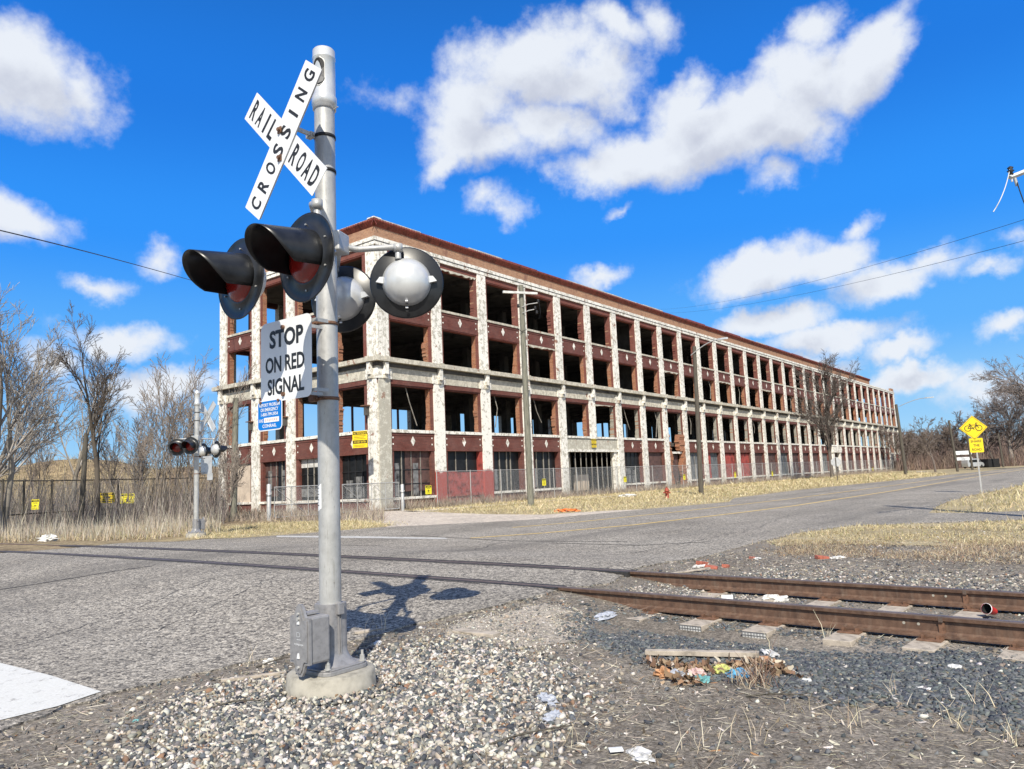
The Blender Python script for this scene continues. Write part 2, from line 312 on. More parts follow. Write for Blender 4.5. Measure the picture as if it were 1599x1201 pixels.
ground_mat('apron', [(.3, (.46, .41, .35)), (.5, (.54, .48, .41)), (.7, (.60, .54, .47))], .4, 5, 40, .2)
ground_mat('ballast_base', [(.3, (.045, .05, .055)), (.5, (.075, .08, .085)), (.7, (.12, .12, .12))])
def marking(name, c, wear):
    m, t, b, l = base_mat(name); f = noise(t, l, 6.5, 12, .82); f2 = noise(t, l, 60, 3, .7)
    col = mixc(t, l, ramp(t, l, f, [(wear, (0, 0, 0)), (wear + .08, (1, 1, 1))]), c, (.28, .265, .25))
    col = mixc(t, l, .3, col, ramp(t, l, f2, [(.35, (.3, .3, .3)), (.65, (.7, .7, .7))]), 'OVERLAY')
    l(col, b.inputs['Base Color']); b.inputs['Roughness'].default_value = .8; MATS[name] = m
marking('mark_white', (.60, .595, .56), .55); marking('mark_white_far', (.52, .51, .48), .50); marking('mark_yellow', (.66, .46, .15), .54)
def rail_mat():
    m, t, b, l = base_mat('rail_steel'); f = noise(t, l, 12, 8, .7); st = noise(t, l, 18, 4, .6, stretch=(1, 1, .2))
    c = ramp(t, l, f, [(.3, (.075, .045, .033)), (.5, (.13, .075, .05)), (.7, (.20, .12, .08))])
    c = mixc(t, l, ramp(t, l, st, [(.5, (0, 0, 0)), (.7, (.6, .6, .6))]), c, (.21, .15, .11))
    l(c, b.inputs['Base Color']); b.inputs['Roughness'].default_value = .62; b.inputs['Metallic'].default_value = .25; bump(t, l, b, f, .25, .005); MATS['rail_steel'] = m
    m, t, b, l = base_mat('rail_top'); f = noise(t, l, 10, 6, .6)
    l(ramp(t, l, f, [(.3, (.17, .125, .10)), (.7, (.27, .20, .16))]), b.inputs['Base Color']); b.inputs['Roughness'].default_value = .42; b.inputs['Metallic'].default_value = .6; MATS['rail_top'] = m
rail_mat()
def chain_mat():
    m, t, b, l = base_mat('chain_link'); c = t.nodes.new('ShaderNodeUVMap'); sp_ = t.nodes.new('ShaderNodeSeparateXYZ'); l(c.outputs[0], sp_.inputs[0])
    outs = []
    for sgn in (1, -1):
        a = t.nodes.new('ShaderNodeMath'); a.operation = 'MULTIPLY_ADD'; l(sp_.outputs[1], a.inputs[0]); a.inputs[1].default_value = sgn; l(sp_.outputs[0], a.inputs[2])
        s = t.nodes.new('ShaderNodeMath'); s.operation = 'MULTIPLY'; l(a.outputs[0], s.inputs[0]); s.inputs[1].default_value = 13
        fr = t.nodes.new('ShaderNodeMath'); fr.operation = 'FRACT'; l(s.outputs[0], fr.inputs[0])
        lt = t.nodes.new('ShaderNodeMath'); lt.operation = 'LESS_THAN'; l(fr.outputs[0], lt.inputs[0]); lt.inputs[1].default_value = .11; outs.append(lt)
    mx = t.nodes.new('ShaderNodeMath'); mx.operation = 'MAXIMUM'; l(outs[0].outputs[0], mx.inputs[0]); l(outs[1].outputs[0], mx.inputs[1])
    l(mx.outputs[0], b.inputs['Alpha']); b.inputs['Base Color'].default_value = (.42, .43, .43, 1); b.inputs['Metallic'].default_value = .3; b.inputs['Roughness'].default_value = .5; MATS['chain_link'] = m
chain_mat()
vcol('stone', .85, .3, bmp=.3); vcol('straw', .9, .1); vcol('bark', .9, .15, bmp=.4, bscale=25)

# ------------------------------------------------------------------ mesh helpers
class MB:
    def __init__(s): s.v = []; s.f = []; s.m = []; s.mats = []; s.sm = []
    def mi(s, mat):
        if mat not in s.mats: s.mats.append(mat)
        return s.mats.index(mat)
    def add(s, vs, fs, mat, smooth=False):
        o = len(s.v); s.v += [tuple(map(float, p)) for p in vs]; k = s.mi(mat)
        for f in fs: s.f.append([i + o for i in f]); s.m.append(k); s.sm.append(smooth)
    def box(s, x0, x1, y0, y1, z0, z1, mat, M=None):
        vs = [(x0, y0, z0), (x1, y0, z0), (x1, y1, z0), (x0, y1, z0), (x0, y0, z1), (x1, y0, z1), (x1, y1, z1), (x0, y1, z1)]
        if M is not None: vs = [tuple(M @ Vector(p)) for p in vs]
        s.add(vs, [(0, 3, 2, 1), (4, 5, 6, 7), (0, 1, 5, 4), (1, 2, 6, 5), (2, 3, 7, 6), (3, 0, 4, 7)], mat)
    def prism(s, poly, z0, z1, mat, M=None):      # poly in xy
        n = len(poly); vs = [(x, y, z0) for x, y in poly] + [(x, y, z1) for x, y in poly]
        if M is not None: vs = [tuple(M @ Vector(p)) for p in vs]
        s.add(vs, [tuple(range(n))[::-1], tuple(range(n, 2 * n))] + [(i, (i + 1) % n, n + (i + 1) % n, n + i) for i in range(n)], mat)
    def tube(s, pts, rad, mat, k=10, cap=True, smooth=True):
        pts = [Vector(p) for p in pts]; rad = rad if hasattr(rad, '__len__') else [rad] * len(pts)
        vs = []; prev = None
        for i, p in enumerate(pts):
            d = (pts[min(i + 1, len(pts) - 1)] - pts[max(i - 1, 0)]).normalized()
            a = (prev if prev is not None else (Vector((0, 0, 1)) if abs(d.z) < .9 else Vector((1, 0, 0))))
            a = (a - d * a.dot(d)); a = a.normalized() if a.length > 1e-6 else d.orthogonal().normalized(); prev = a; b = d.cross(a)
            for j in range(k): q = p + (a * math.cos(2 * math.pi * j / k) + b * math.sin(2 * math.pi * j / k)) * rad[i]; vs.append(tuple(q))
        n = len(pts); fs = [(i * k + j, i * k + (j + 1) % k, (i + 1) * k + (j + 1) % k, (i + 1) * k + j) for i in range(n - 1) for j in range(k)]
        s.add(vs, fs, mat, smooth)
        if cap: s.add(vs[:k], [tuple(range(k))[::-1]], mat); s.add(vs[-k:], [tuple(range(k))], mat)
    def lathe(s, prof, mat, k=24, M=None, smooth=True, a0=0, a1=2 * math.pi):   # prof [(r,z)]
        full = abs(a1 - a0 - 2 * math.pi) < 1e-6; kk = k if full else k + 1; vs = []
        for r, z in prof:
            for j in range(kk): a = a0 + (a1 - a0) * j / k; vs.append((r * math.cos(a), r * math.sin(a), z))
        if M is not None: vs = [tuple(M @ Vector(p)) for p in vs]
        fs = []
        for i in range(len(prof) - 1):
            for j in range(k):
                j2 = (j + 1) % kk; fs.append((i * kk + j, i * kk + j2, (i + 1) * kk + j2, (i + 1) * kk + j))
        s.add(vs, fs, mat, smooth)
    def build(s, name, parent=None, bevel=0):
        me = bpy.data.meshes.new(name); me.from_pydata(s.v, [], s.f)
        for m in s.mats: me.materials.append(MATS[m])
        me.polygons.foreach_set('material_index', s.m); me.polygons.foreach_set('use_smooth', s.sm); me.update()
        o = bpy.data.objects.new(name, me); C.objects.link(o)
        if parent is not None: o.parent = parent
        if bevel:
            b = o.modifiers.new('bevel', 'BEVEL'); b.width = bevel; b.segments = 2; b.limit_method = 'ANGLE'; b.angle_limit = R(40)
        return o
def bulk(name, V, Fq, mat, col=None, parent=None, smooth=False, kind=None):
    me = bpy.data.meshes.new(name); V = np.asarray(V, np.float32); Fq = np.asarray(Fq, np.int32); k = Fq.shape[1]
    me.vertices.add(len(V)); me.vertices.foreach_set('co', V.ravel()); me.loops.add(Fq.size); me.loops.foreach_set('vertex_index', Fq.ravel())
    me.polygons.add(len(Fq)); me.polygons.foreach_set('loop_start', np.arange(0, Fq.size, k, dtype=np.int32)); me.polygons.foreach_set('loop_total', np.full(len(Fq), k, np.int32))
    if smooth: me.polygons.foreach_set('use_smooth', np.ones(len(Fq), bool))
    me.materials.append(MATS[mat])
    if col is not None:
        ca = me.color_attributes.new('Col', 'FLOAT_COLOR', 'POINT'); c4 = np.ones((len(V), 4), np.float32); c4[:, :3] = col; ca.data.foreach_set('color', c4.ravel())
    me.update(calc_edges=True); me.validate()
    o = bpy.data.objects.new(name, me); C.objects.link(o)
    if parent is not None: o.parent = parent
    if kind: o['kind'] = kind
    return o
def empty(name, loc=(0, 0, 0), rz=0, label=None, cat=None, group=None):
    o = bpy.data.objects.new(name, None); C.objects.link(o); o.location = loc; o.rotation_euler = (0, 0, rz); o.empty_display_size = .2
    tag(o, label, cat, group); return o
def tag(o, label=None, cat=None, group=None):
    if label: o['label'] = label
    if cat: o['category'] = cat
    if group: o['group'] = group
    return o
def struct(o): o['kind'] = 'structure'; return o
def copy_tree(o, parent=None):
    c = o.copy(); C.objects.link(c); c.parent = parent
    for ch in o.children: copy_tree(ch, c)
    return c
def origin(o, p):                                  # move the object's origin to p (world), keeping its shape
    p = Vector(p); o.data.transform(Matrix.Translation(-p)); o.location = p; return o
_tc = {}
def text_mesh(mb, s, cx, cz, w, h, y, mat, M=None, bold=.0, thick=.002):
    """lettering in the local xz plane facing -y, stretched into the box w x h centred on (cx, cz)"""
    key = (s, bold)
    if key not in _tc:
        cu = bpy.data.curves.new('t', 'FONT'); cu.body = s; cu.offset = bold; cu.resolution_u = 3
        o = bpy.data.objects.new('t', cu); C.objects.link(o); bpy.context.view_layer.update()
        me = o.evaluated_get(bpy.context.evaluated_depsgraph_get()).to_mesh()
        vs = np.array([v.co[:2] for v in me.vertices]); fs = [tuple(p.vertices) for p in me.polygons]
        bpy.data.objects.remove(o); _tc[key] = (vs, fs)
    vs, fs = _tc[key]; lo = vs.min(0); hi = vs.max(0); q = (vs - (lo + hi) / 2) / (hi - lo)
    P = [Vector((cx + a * w, y, cz + b * h)) for a, b in q]
    if M is not None: P = [M @ p for p in P]
    mb.add(P, fs, mat)
def rrect(w, h, r, k=5):
    pts = []
    for cx, cz, a0 in ((w / 2 - r, h / 2 - r, 0), (-w / 2 + r, h / 2 - r, 90), (-w / 2 + r, -h / 2 + r, 180), (w / 2 - r, -h / 2 + r, 270)):
        for i in range(k): a = R(a0 + 90 * i / (k - 1)); pts.append((cx + r * math.cos(a), cz + r * math.sin(a)))
    return pts
def plate(mb, poly, y0, y1, mat, back, cx=0, cz=0, M=None):   # poly in xz; front at y0 (towards -y)
    n = len(poly); A = [Vector((x + cx, y0, z + cz)) for x, z in poly]; B = [Vector((x + cx, y1, z + cz)) for x, z in poly]
    if M is not None: A = [M @ p for p in A]; B = [M @ p for p in B]
    mb.add(A, [tuple(range(n))], mat); mb.add(A + B, [tuple(range(n, 2 * n))[::-1]] + [(i, n + i, n + (i + 1) % n, (i + 1) % n) for i in range(n)], back)

# ------------------------------------------------------------------ ground, road, markings
TD = np.array([.758, -.652]); ND = np.array([.652, .758]); T0 = np.array([0, RA])
def sheet(name, poly, dz, mat, cuts=True, kind='structure', skirt=False):
    bm = bmesh.new(); vs = [bm.verts.new((p[0], p[1], 0)) for p in poly]; bm.faces.new(vs)
    if cuts:
        for off in np.arange(-3.9, 6.3, .4):
            p = T0 + ND * off; bmesh.ops.bisect_plane(bm, geom=bm.verts[:] + bm.edges[:] + bm.faces[:], plane_co=(p[0], p[1], 0), plane_no=(ND[0], ND[1], 0))
        for s_ in list(np.arange(-.4, 5.2, .4)) + [-4, -8, -12, -16, -20]:
            p = T0 + TD * s_; bmesh.ops.bisect_plane(bm, geom=bm.verts[:] + bm.edges[:] + bm.faces[:], plane_co=(p[0], p[1], 0), plane_no=(TD[0], TD[1], 0))
    co = np.array([v.co[:2] for v in bm.verts]); far = np.hypot(co[:, 0], co[:, 1]) > 60
    h = hgt(co[:, 0], co[:, 1]); h[far] = 0
    for v, z in zip(bm.verts, h): v.co.z = float(z) + dz
    bmesh.ops.triangulate(bm, faces=bm.faces[:]); bmesh.ops.recalc_face_normals(bm, faces=bm.faces[:])
    for f in bm.faces:
        if f.normal.z < 0: f.normal_flip()
    if skirt:
        be = [e for e in bm.edges if e.is_boundary]; ret = bmesh.ops.extrude_edge_only(bm, edges=be)
        for v in ret['geom']:
            if isinstance(v, bmesh.types.BMVert): v.co.z -= .03
    me = bpy.data.meshes.new(name); bm.to_mesh(me); bm.free(); me.materials.append(MATS[mat])
    o = bpy.data.objects.new(name, me); C.objects.link(o)
    if kind: o['kind'] = kind
    return o
def ext(p, q, L): d = np.array(q) - np.array(p); d = d / np.linalg.norm(d); return tuple(np.array(q) + d * L)
B = 4000
sheet('ground', [(-B, -B), (B, -B), (B, B), (-B, B)], -.016, 'dirt')
RD = np.array([.62, .785])
fe = [G(*p) for p in [(0, 864), (122, 855), (220, 847), (320, 842), (380, 840), (499, 831), (613, 822), (740, 815), (850, 809), (900, 804), (1020, 794), (1138, 784), (1146, 778), (1240, 766), (1400, 750), (1599, 729.5)]]
fe_far = tuple(np.array(fe[-1]) + RD * 500)
ne = [G(*p) for p in [(0, 1140), (80, 1112), (160, 1085), (300, 1052), (450, 1020), (560, 998), (640, 975), (700, 962), (780, 945), (850, 928), (872, 920)]] + [rail_pt(.55, .75)] + [G(*p) for p in [(985, 890), (1080, 872), (1140, 858), (1200, 842), (1245, 832), (1330, 820), (1599, 811)]]
dr = [ext(ne[-2], ne[-1], 60)]; dr.append((dr[0][0] - 1.5, dr[0][1] + 5))
ne2c = [G(*p) for p in [(1599, 798), (1500, 801), (1450, 801), (1462, 792), (1480, 783), (1520, 773), (1599, 757)]]
ne2 = ne2c; ne_far = tuple(np.array(ne2[-1]) + RD * 600)
ne = [tuple(map(float, p)) for p in ne]
_r = np.random.default_rng(77)
def ragged(pts, step, amp):
    out = []
    for a, b_ in zip(pts[:-1], pts[1:]):
        a = np.array(a); b_ = np.array(b_); L_ = np.linalg.norm(b_ - a); n = max(1, min(60, int(L_ / step))); nn = np.array([-(b_ - a)[1], (b_ - a)[0]]) / max(L_, 1e-6)
        for i in range(n): q = a + (b_ - a) * i / n; out.append(tuple(q + (nn * _r.normal(0, amp) if i else 0)))
    return out + [tuple(pts[-1])]
ne = ragged(ne, .11, .022)
road_poly = [(-60, -30)] + [(-3.0, -30), (-2.7, 2.0)] + ne + dr + ne2 + [ne_far, fe_far] + fe[::-1] + [(-45, 34), (-60, 30)]
sheet('road', road_poly, 0, 'asphalt', skirt=True)
def band(pts, w, side=None):
    pts = [np.array(p, float) for p in pts]; L_ = []; Rr = []
    for i, p in enumerate(pts):
        d = pts[min(i + 1, len(pts) - 1)] - pts[max(i - 1, 0)]; d /= np.linalg.norm(d); n = np.array([-d[1], d[0]]); L_.append(p + n * w / 2); Rr.append(p - n * w / 2)
    return [tuple(p) for p in L_ + Rr[::-1]]
def wiggle(pts, step, amp, rng):
    out = []
    for a, b_ in zip(pts[:-1], pts[1:]):
        a = np.array(a); b_ = np.array(b_); n = max(1, int(np.linalg.norm(b_ - a) / step))
        for i in range(n): out.append(a + (b_ - a) * i / n + rng.normal(0, amp, 2))
    out.append(np.array(pts[-1])); return out
rg = np.random.default_rng(5)
sheet('stop_line_marking', [G(0, 1036), G(80, 1056), G(158, 1081), G(90, 1104), G(0, 1126), (-4.6, 4.9), (-5.6, 6.6)], .006, 'mark_white')
sheet('stop_line_marking', [G(432, 836.8), G(560, 837.6), G(695, 840), G(700, 842.2), G(560, 840.6), G(432, 839)], .006, 'mark_white_far')
yb = [G(*p) for p in [(735, 840.5), (850, 832.5), (989, 820), (1162, 800), (1240, 790), (1400, 765.8), (1493, 750), (1599, 733)]]
ya_ = [G(*p) for p in [(800, 824), (900, 815.7), (1057, 799.5), (1240, 778.5), (1400, 757.5), (1493, 744.5), (1599, 730.7)]]
yb.append(tuple(np.array(yb[-1]) + RD * 300)); ya_.append(tuple(np.array(ya_[-1]) + RD * 300))
for nm, pts, w in (('yellow_line_marking', yb, .15), ('yellow_line_marking', ya_, .13)):
    sheet(nm, band(pts, w), .006, 'mark_yellow')
for pts in ([G(0, 921), G(120, 902), G(240, 884)], [G(860, 848), G(1000, 852), G(1110, 846)], [G(640, 836), G(800, 845), G(980, 846)],
            [G(1400, 781), G(1470, 783), G(1488, 779)], [G(1565, 751), G(1599, 751)], [G(1425, 799), G(1445, 799.5)], [G(340, 852), G(480, 850), G(600, 853)]):
    sheet('road_seam', band(wiggle(pts, .8, .015, rg), .045), .005, 'rubber')
rg2 = np.random.default_rng(19)
for a, b_, w in (((20, 1010), (330, 905), .018), ((250, 985), (430, 900), .014), ((560, 930), (900, 905), .016), ((330, 905), (700, 862), .02), ((900, 870), (1180, 826), .022), ((1000, 835), (1380, 790), .025), ((1180, 826), (1240, 800), .02), ((700, 862), (780, 848), .03), ((140, 870), (420, 858), .03)):
    sheet('road_crack', band(wiggle([G(*a), G(*b_)], .22, .05, rg2), w * .6), .004, 'rubber')
sheet('concrete_apron', [G(*p) for p in [(600, 823.5), (740, 816.5), (850, 810.5), (900, 805.5), (1010, 795.5), (960, 797), (900, 800.5), (850, 804), (760, 803), (690, 800.5), (655, 798.5), (630, 797.5), (560, 800), (520, 806), (520, 812), (560, 813.5), (613, 820)]], .004, 'apron')
far_l = [(170, 330), (-7, 44.6)]
lawn_b = [G(655, 798.5), G(690, 800.5), G(760, 803), G(850, 804), G(900, 800.5), G(1010, 795), G(1138, 784), G(1146, 778), G(1240, 766), G(1400, 750), G(1599, 729.5), fe_far, (200, 600)] + far_l
sheet('lawn', lawn_b, -.006, 'lawn')
sheet('lawn', [G(380, 840), G(499, 831), G(613, 822), G(600, 818), G(560, 814), G(520, 811), G(420, 817), G(330, 826), G(312, 841)], -.004, 'lawn')
sheet('scrubland', [G(0, 863), G(122, 854.5), G(220, 846.5), G(312, 841.5), G(330, 826.5), G(420, 817.5), G(520, 806), (-8.5, 44), (120, 210), (200, 600), (100, 2500), (-2500, 2500), (-2500, 60), (-80, 32)], -.011, 'scrub')
ld = np.array(ne2[-1])
sheet('lawn', [ne2[0], ne2[1], ne2[2], ne2[3], ne2[4], ne2[5], ne2[6], ne_far, (900, 300), (60, 36)], -.006, 'lawn')
sheet('lawn', [G(1200, 845), G(1245, 833), G(1330, 821), G(1599, 812), dr[0], (60, 8), (9.5, 11.6), G(1599, 848), G(1480, 852), G(1300, 848), G(1215, 852)], -.008, 'lawn')
sheet('sidewalk', band([G(640, 799.3), G(760, 789.7), G(860, 781.8), G(960, 774.5), G(1100, 764.5), G(1250, 753.5), tuple(np.array(G(1250, 753.5)) + RD * 60)], 1.3), .004, 'apron')
gravel_poly = [G(*p) for p in [(150, 1201), (230, 1150), (290, 1085), (390, 1062), (470, 1045), (580, 1018), (640, 1005), (760, 1000), (860, 1030), (890, 1090), (830, 1140), (760, 1230)]]
sheet('sandy_verge', [G(*p) for p in [(700, 975), (780, 958), (850, 940), (890, 950), (930, 975), (900, 1000), (820, 1008), (740, 1000), (690, 990)]], -.012, 'dust')

# ------------------------------------------------------------------ railway
S_NEAR, S_FAR = -30, 16
def rail_strip(off, x0, x1, prof, mat, name, step=.35, zf=None):
    xs = np.arange(x0, x1 + 1e-6, step); sl_ = RB + 2 * RC * np.clip(xs, -14, 4); n = 1 / np.sqrt(1 + sl_ ** 2)
    mb = MB(); vs = []; k = len(prof)
    for x, s_, nn in zip(xs, sl_, n):
        z0 = zf(x) if zf else 0
        for (a, z) in prof:
            px, py = rail_pt(x, off + a); vs.append((float(px), float(py), z + z0))
    fs = [(i * k + j, i * k + (j + 1) % k, (i + 1) * k + (j + 1) % k, (i + 1) * k + j) for i in range(len(xs) - 1) for j in range(k)]
    tops = {j for j in range(k) if min(prof[j][1], prof[(j + 1) % k][1]) > max(p[1] for p in prof) - .012}
    fa = [f for i, f in enumerate(fs) if (i % k) in tops]; fb = [f for i, f in enumerate(fs) if (i % k) not in tops]
    if mat == 'rail_steel':
        mb.add(vs, fb, 'rail_steel', False); mb.add(vs, fa, 'rail_top', True)
    else: mb.add(vs, fs, mat)
    mb.add(vs[:k], [tuple(range(k))], mat); mb.add(vs[-k:], [tuple(range(k))[::-1]], mat)
    return mb.build(name)
h_ = .178
rprof = [(-.07, .012), (-.07, .024), (-.025, .040), (-.010, .055), (-.009, h_ - .045), (-.034, h_ - .036), (-.037, h_ - .008), (-.030, h_ - .001), (0, h_ + .001), (.030, h_ - .001), (.037, h_ - .008), (.034, h_ - .036), (.009, h_ - .045), (.010, .055), (.025, .040), (.07, .024), (.07, .012)]
for off, lab in ((0, 'brown rusty steel rail nearest the camera, running out from the asphalt to the right'), (1.505, 'rusty steel rail farther from the camera, running behind and parallel to the nearer one')):
    r_ = rail_strip(off, -28, 14, rprof, 'rail_steel', 'steel_rail'); tag(r_, lab, 'rail')
    for xx in ([3.35] if off == 0 else [3.25]):
        mb = MB(); px, py = rail_pt(xx, off); sl_ = RB + 2 * RC * xx; ang = math.atan(sl_)
        M = Matrix.Translation((float(px), float(py), 0)) @ Matrix.Rotation(ang, 4, 'Z')
        mb.prism([(-.016, -.0385), (.016, -.0385), (.016, .0385), (-.016, .0385)], h_ - .046, h_ - .004, 'rail_top', M)
        mb.prism([(-.022, -.022), (.022, -.022), (.022, .022), (-.022, .022)], .04, h_ - .046, 'steel_rusty', M)
        mb.prism([(-.02, -.074), (.02, -.074), (.02, .074), (-.02, .074)], .01, .032, 'steel_rusty', M)
        w_ = mb.build('weld_collar', r_)
        for q in (-.17, -.28):
            mb = MB(); P = M @ Vector((q, -.012, .10)); Q = M @ Vector((q, -.0, .10)); mb.tube([P, Q], .012, 'concrete', 8); mb.build('bolt_hole', r_)
for off in (-.075, .085, 1.43, 1.59):     # dark rubber seals beside the rails where the road crosses them
    mb = MB(); lo, hi = off - .035, off + .035
    o = rail_strip(off, -13.2, .75, [(-.035, .10), (-.035, .172), (.035, .173), (.035, .10)], 'rubber', 'crossing_seal'); struct(o)
for off in (-.16, 1.34, 1.67):
    o = rail_strip(off, -13.0, -.4, [(-.014, .10), (-.014, .1715), (.014, .1715), (.014, .10)], 'rubber', 'crossing_seal'); struct(o)
# sleepers
def make_tie(comp):
    t = empty('railway_sleeper'); mb = MB(); hh = .15 if comp else .14
    mb.box(-.115, .115, -.46, 1.97, -hh, .0, 'wood_grey'); o = mb.build('beam', t, .006)
    if comp:
        mb = MB(); mb.box(-.113, .113, -.463, -.4602, -hh + .003, -.004, 'composite_tie')
        for i in range(8):
            for j in range(5): x = -.095 + i * .0272; z = -.128 + j * .026; mb.box(x - .009, x + .009, -.4655, -.4632, z - .008, z + .008, 'board_white')
        mb.build('end_cap', t)
    for off in (0, 1.505):
        mb = MB(); mb.box(-.09, .09, off - .17, off + .17, .0005, .0115, 'steel_rusty')
        p_ = mb.build('tie_plate', t, .002)
        for a in (-.055, .055):
            for b_ in (-.1, .1): mb = MB(); mb.box(a - .012, a + .012, off + b_ - .016, off + b_ + .016, .0118, .036, 'steel_rusty'); mb.build('spike', p_)
    return t
tc_, tw_ = None, None
xs_t = [.92, 1.36, 1.86, 2.32, 2.84, 3.30, 3.76, 4.22, 4.70, 5.2]
prox = None
lab_t = ['sleeper beside the asphalt edge, first under the rails, its end half buried', 'grey sleeper with a perforated end, second from the road', 'grey sleeper with the most visible perforated end, third from the road',
         'sleeper with a perforated end, right of the plank and litter', 'weathered sleeper in the ballast below the rail weld, fifth from the road', 'weathered sleeper with a flat end in dark ballast, sixth from the road', 'weathered sleeper cut by the right side, seventh from the road', 'sleeper showing only between the rails near the red paper cup', 'sleeper showing only between the rails at the right side', 'last sleeper visible under the farther rail at the right side']
for i, x in enumerate(xs_t):
    comp = i in (1, 2, 3)
    key = 'c' if comp else 'w'
    if comp and tc_ is None: t = tc_ = make_tie(True)
    elif not comp and tw_ is None: t = tw_ = make_tie(False)
    else: t = copy_tree(tc_ if comp else tw_)
    px, py = rail_pt(x); sl_ = RB + 2 * RC * min(x, 4); t.location = (float(px), float(py), -.001); t.rotation_euler = (0, 0, math.atan(sl_) + random.uniform(-.02, .02))
    tag(t, lab_t[i], 'sleeper', 'sleepers under the rails')

# ------------------------------------------------------------------ scattered stones, straw and grass (uncountable)
ico = None
def base_stone(rng, flat=.62):
    while True:
        q = rng.normal(0, 1, (13, 3)); q /= np.linalg.norm(q, axis=1)[:, None]; q *= rng.uniform(.8, 1.1, (13, 1)); bm = bmesh.new(); vs = [bm.verts.new(p) for p in q]
        r_ = bmesh.ops.convex_hull(bm, input=vs); bmesh.ops.delete(bm, geom=[g for g in r_['geom_interior'] if isinstance(g, bmesh.types.BMVert)], context='VERTS')
        bm.verts.index_update(); bmesh.ops.triangulate(bm, faces=bm.faces[:]); bmesh.ops.recalc_face_normals(bm, faces=bm.faces[:]); bm.verts.ensure_lookup_table(); v = np.array([p.co[:] for p in bm.verts]); f = np.array([[p.index for p in g.verts] for g in bm.faces]); bm.free()
        if len(v) > 8: break
    v[:, 2] *= flat; v[:, 1] *= rng.uniform(.6, .95); return v, f
def rots(rng, n, tilt=.5):
    a = rng.uniform(0, 2 * np.pi, n); b = rng.normal(0, tilt, n); c = rng.normal(0, tilt, n)
    ca, sa, cb_, sb_, cc, sc_ = np.cos(a), np.sin(a), np.cos(b), np.sin(b), np.cos(c), np.sin(c); Z = np.zeros(n); O = np.ones(n)
    Ra = np.stack([ca, -sa, Z, sa, ca, Z, Z, Z, O], 1).reshape(-1, 3, 3); Rb = np.stack([O, Z, Z, Z, cb_, -sb_, Z, sb_, cb_], 1).reshape(-1, 3, 3)
    Rc = np.stack([cc, Z, sc_, Z, O, Z, -sc_, Z, cc], 1).reshape(-1, 3, 3); return Ra @ Rb @ Rc
def stones(name, P, size, cols, seed, sink=.25, tilt=.5, flat=.62, label=None, dz=-.016):
    size = np.minimum(size, .034); rng = np.random.default_rng(seed); bs = [base_stone(rng, flat) for _ in range(16)]; n = len(P); which = rng.integers(0, 16, n); Ro = rots(rng, n, tilt)
    z = hgt(P[:, 0], P[:, 1]) + dz + size * (flat * .7 - sink); VV, FF, CC, base = [], [], [], 0
    if P.shape[1] > 2: z = z + P[:, 2]
    for t in range(16):
        m = np.where(which == t)[0]; v, f = bs[t]; k = len(v)
        V = np.einsum('nij,nkj->nki', Ro[m], v[None] * size[m][:, None, None]); V[:, :, 0] += P[m, 0:1]; V[:, :, 1] += P[m, 1:2]; V[:, :, 2] += z[m][:, None]
        VV.append(V.reshape(-1, 3)); FF.append((f[None] + (base + np.arange(len(m)) * k)[:, None, None]).reshape(-1, 3)); CC.append(np.repeat(cols[m], k, 0)); base += len(m) * k
    o = bulk(name, np.concatenate(VV), np.concatenate(FF), 'stone', np.concatenate(CC)); o['kind'] = 'stuff'; return o
def inpoly(P, poly):
    x, y = P[:, 0], P[:, 1]; c = np.zeros(len(P), bool); n = len(poly)
    for i in range(n):
        x0, y0 = poly[i][:2]; x1, y1 = poly[(i + 1) % n][:2]
        t = ((y0 > y) != (y1 > y)) & (x < (x1 - x0) * (y - y0) / (y1 - y0 + 1e-12) + x0); c ^= t
    return c
def sample(rng, poly, n, jitter=0):
    a = np.array([p[:2] for p in poly]); lo, hi = a.min(0), a.max(0); out = []
    tot = 0
    while tot < n:
        P = rng.uniform(lo, hi, (n * 2, 2)); P = P[inpoly(P, poly)]; out.append(P); tot += len(P)
        if len(P) == 0: break
    P = np.concatenate(out)[:n]
    return P + rng.normal(0, jitter, P.shape) if jitter else P
def pick(rng, n, pal, w, var=.15):
    pal = np.array(pal); w = np.array(w, float); w /= w.sum(); c = pal[rng.choice(len(pal), n, p=w)]; return np.clip(c * rng.uniform(1 - var, 1 + var, (n, 1)) * rng.uniform(.95, 1.05, (n, 3)), 0, 1)
LIGHT = [(.46, .425, .37), (.36, .315, .25), (.23, .22, .20), (.10, .11, .12), (.05, .055, .065), (.24, .15, .10), (.56, .53, .48), (.15, .148, .145)]
DARK = [(.085, .095, .10), (.12, .13, .135), (.055, .06, .07), (.17, .175, .17), (.20, .17, .13), (.5, .47, .42)]
rng = np.random.default_rng(11)
in_road = lambda P: inpoly(P, road_poly)
P = sample(rng, gravel_poly, 25000, .20); P = P[rng.uniform(0, 1, len(P)) < np.where(np.hypot(P[:, 0] + 1.1, P[:, 1] - 5.4) < .9, 1, .78)]; P = P[~in_road(P)]
dpad = np.hypot(P[:, 0] + 1.38, P[:, 1] - 5.6); P = P[dpad > .36]
stones('pebble_gravel', P, rng.lognormal(math.log(.0165), .40, len(P)), pick(rng, len(P), LIGHT, [4.0, 3.2, 3.0, 3.2, 2.6, .7, 2.8, 3.0], .22), 1, tilt=.7, flat=.55)
heap = np.stack([-1.38 + .42 * np.cos(np.linspace(-3, .3, 260)) + rng.normal(0, .05, 260), 5.6 + .42 * np.sin(np.linspace(-3, .3, 260)) + rng.normal(0, .05, 260), np.full(260, .02)], 1)
stones('pebble_gravel', heap, rng.lognormal(math.log(.018), .3, 260), pick(rng, 260, LIGHT, [4, 3, 2, 3, 2, .9, 2, 2]), 12)
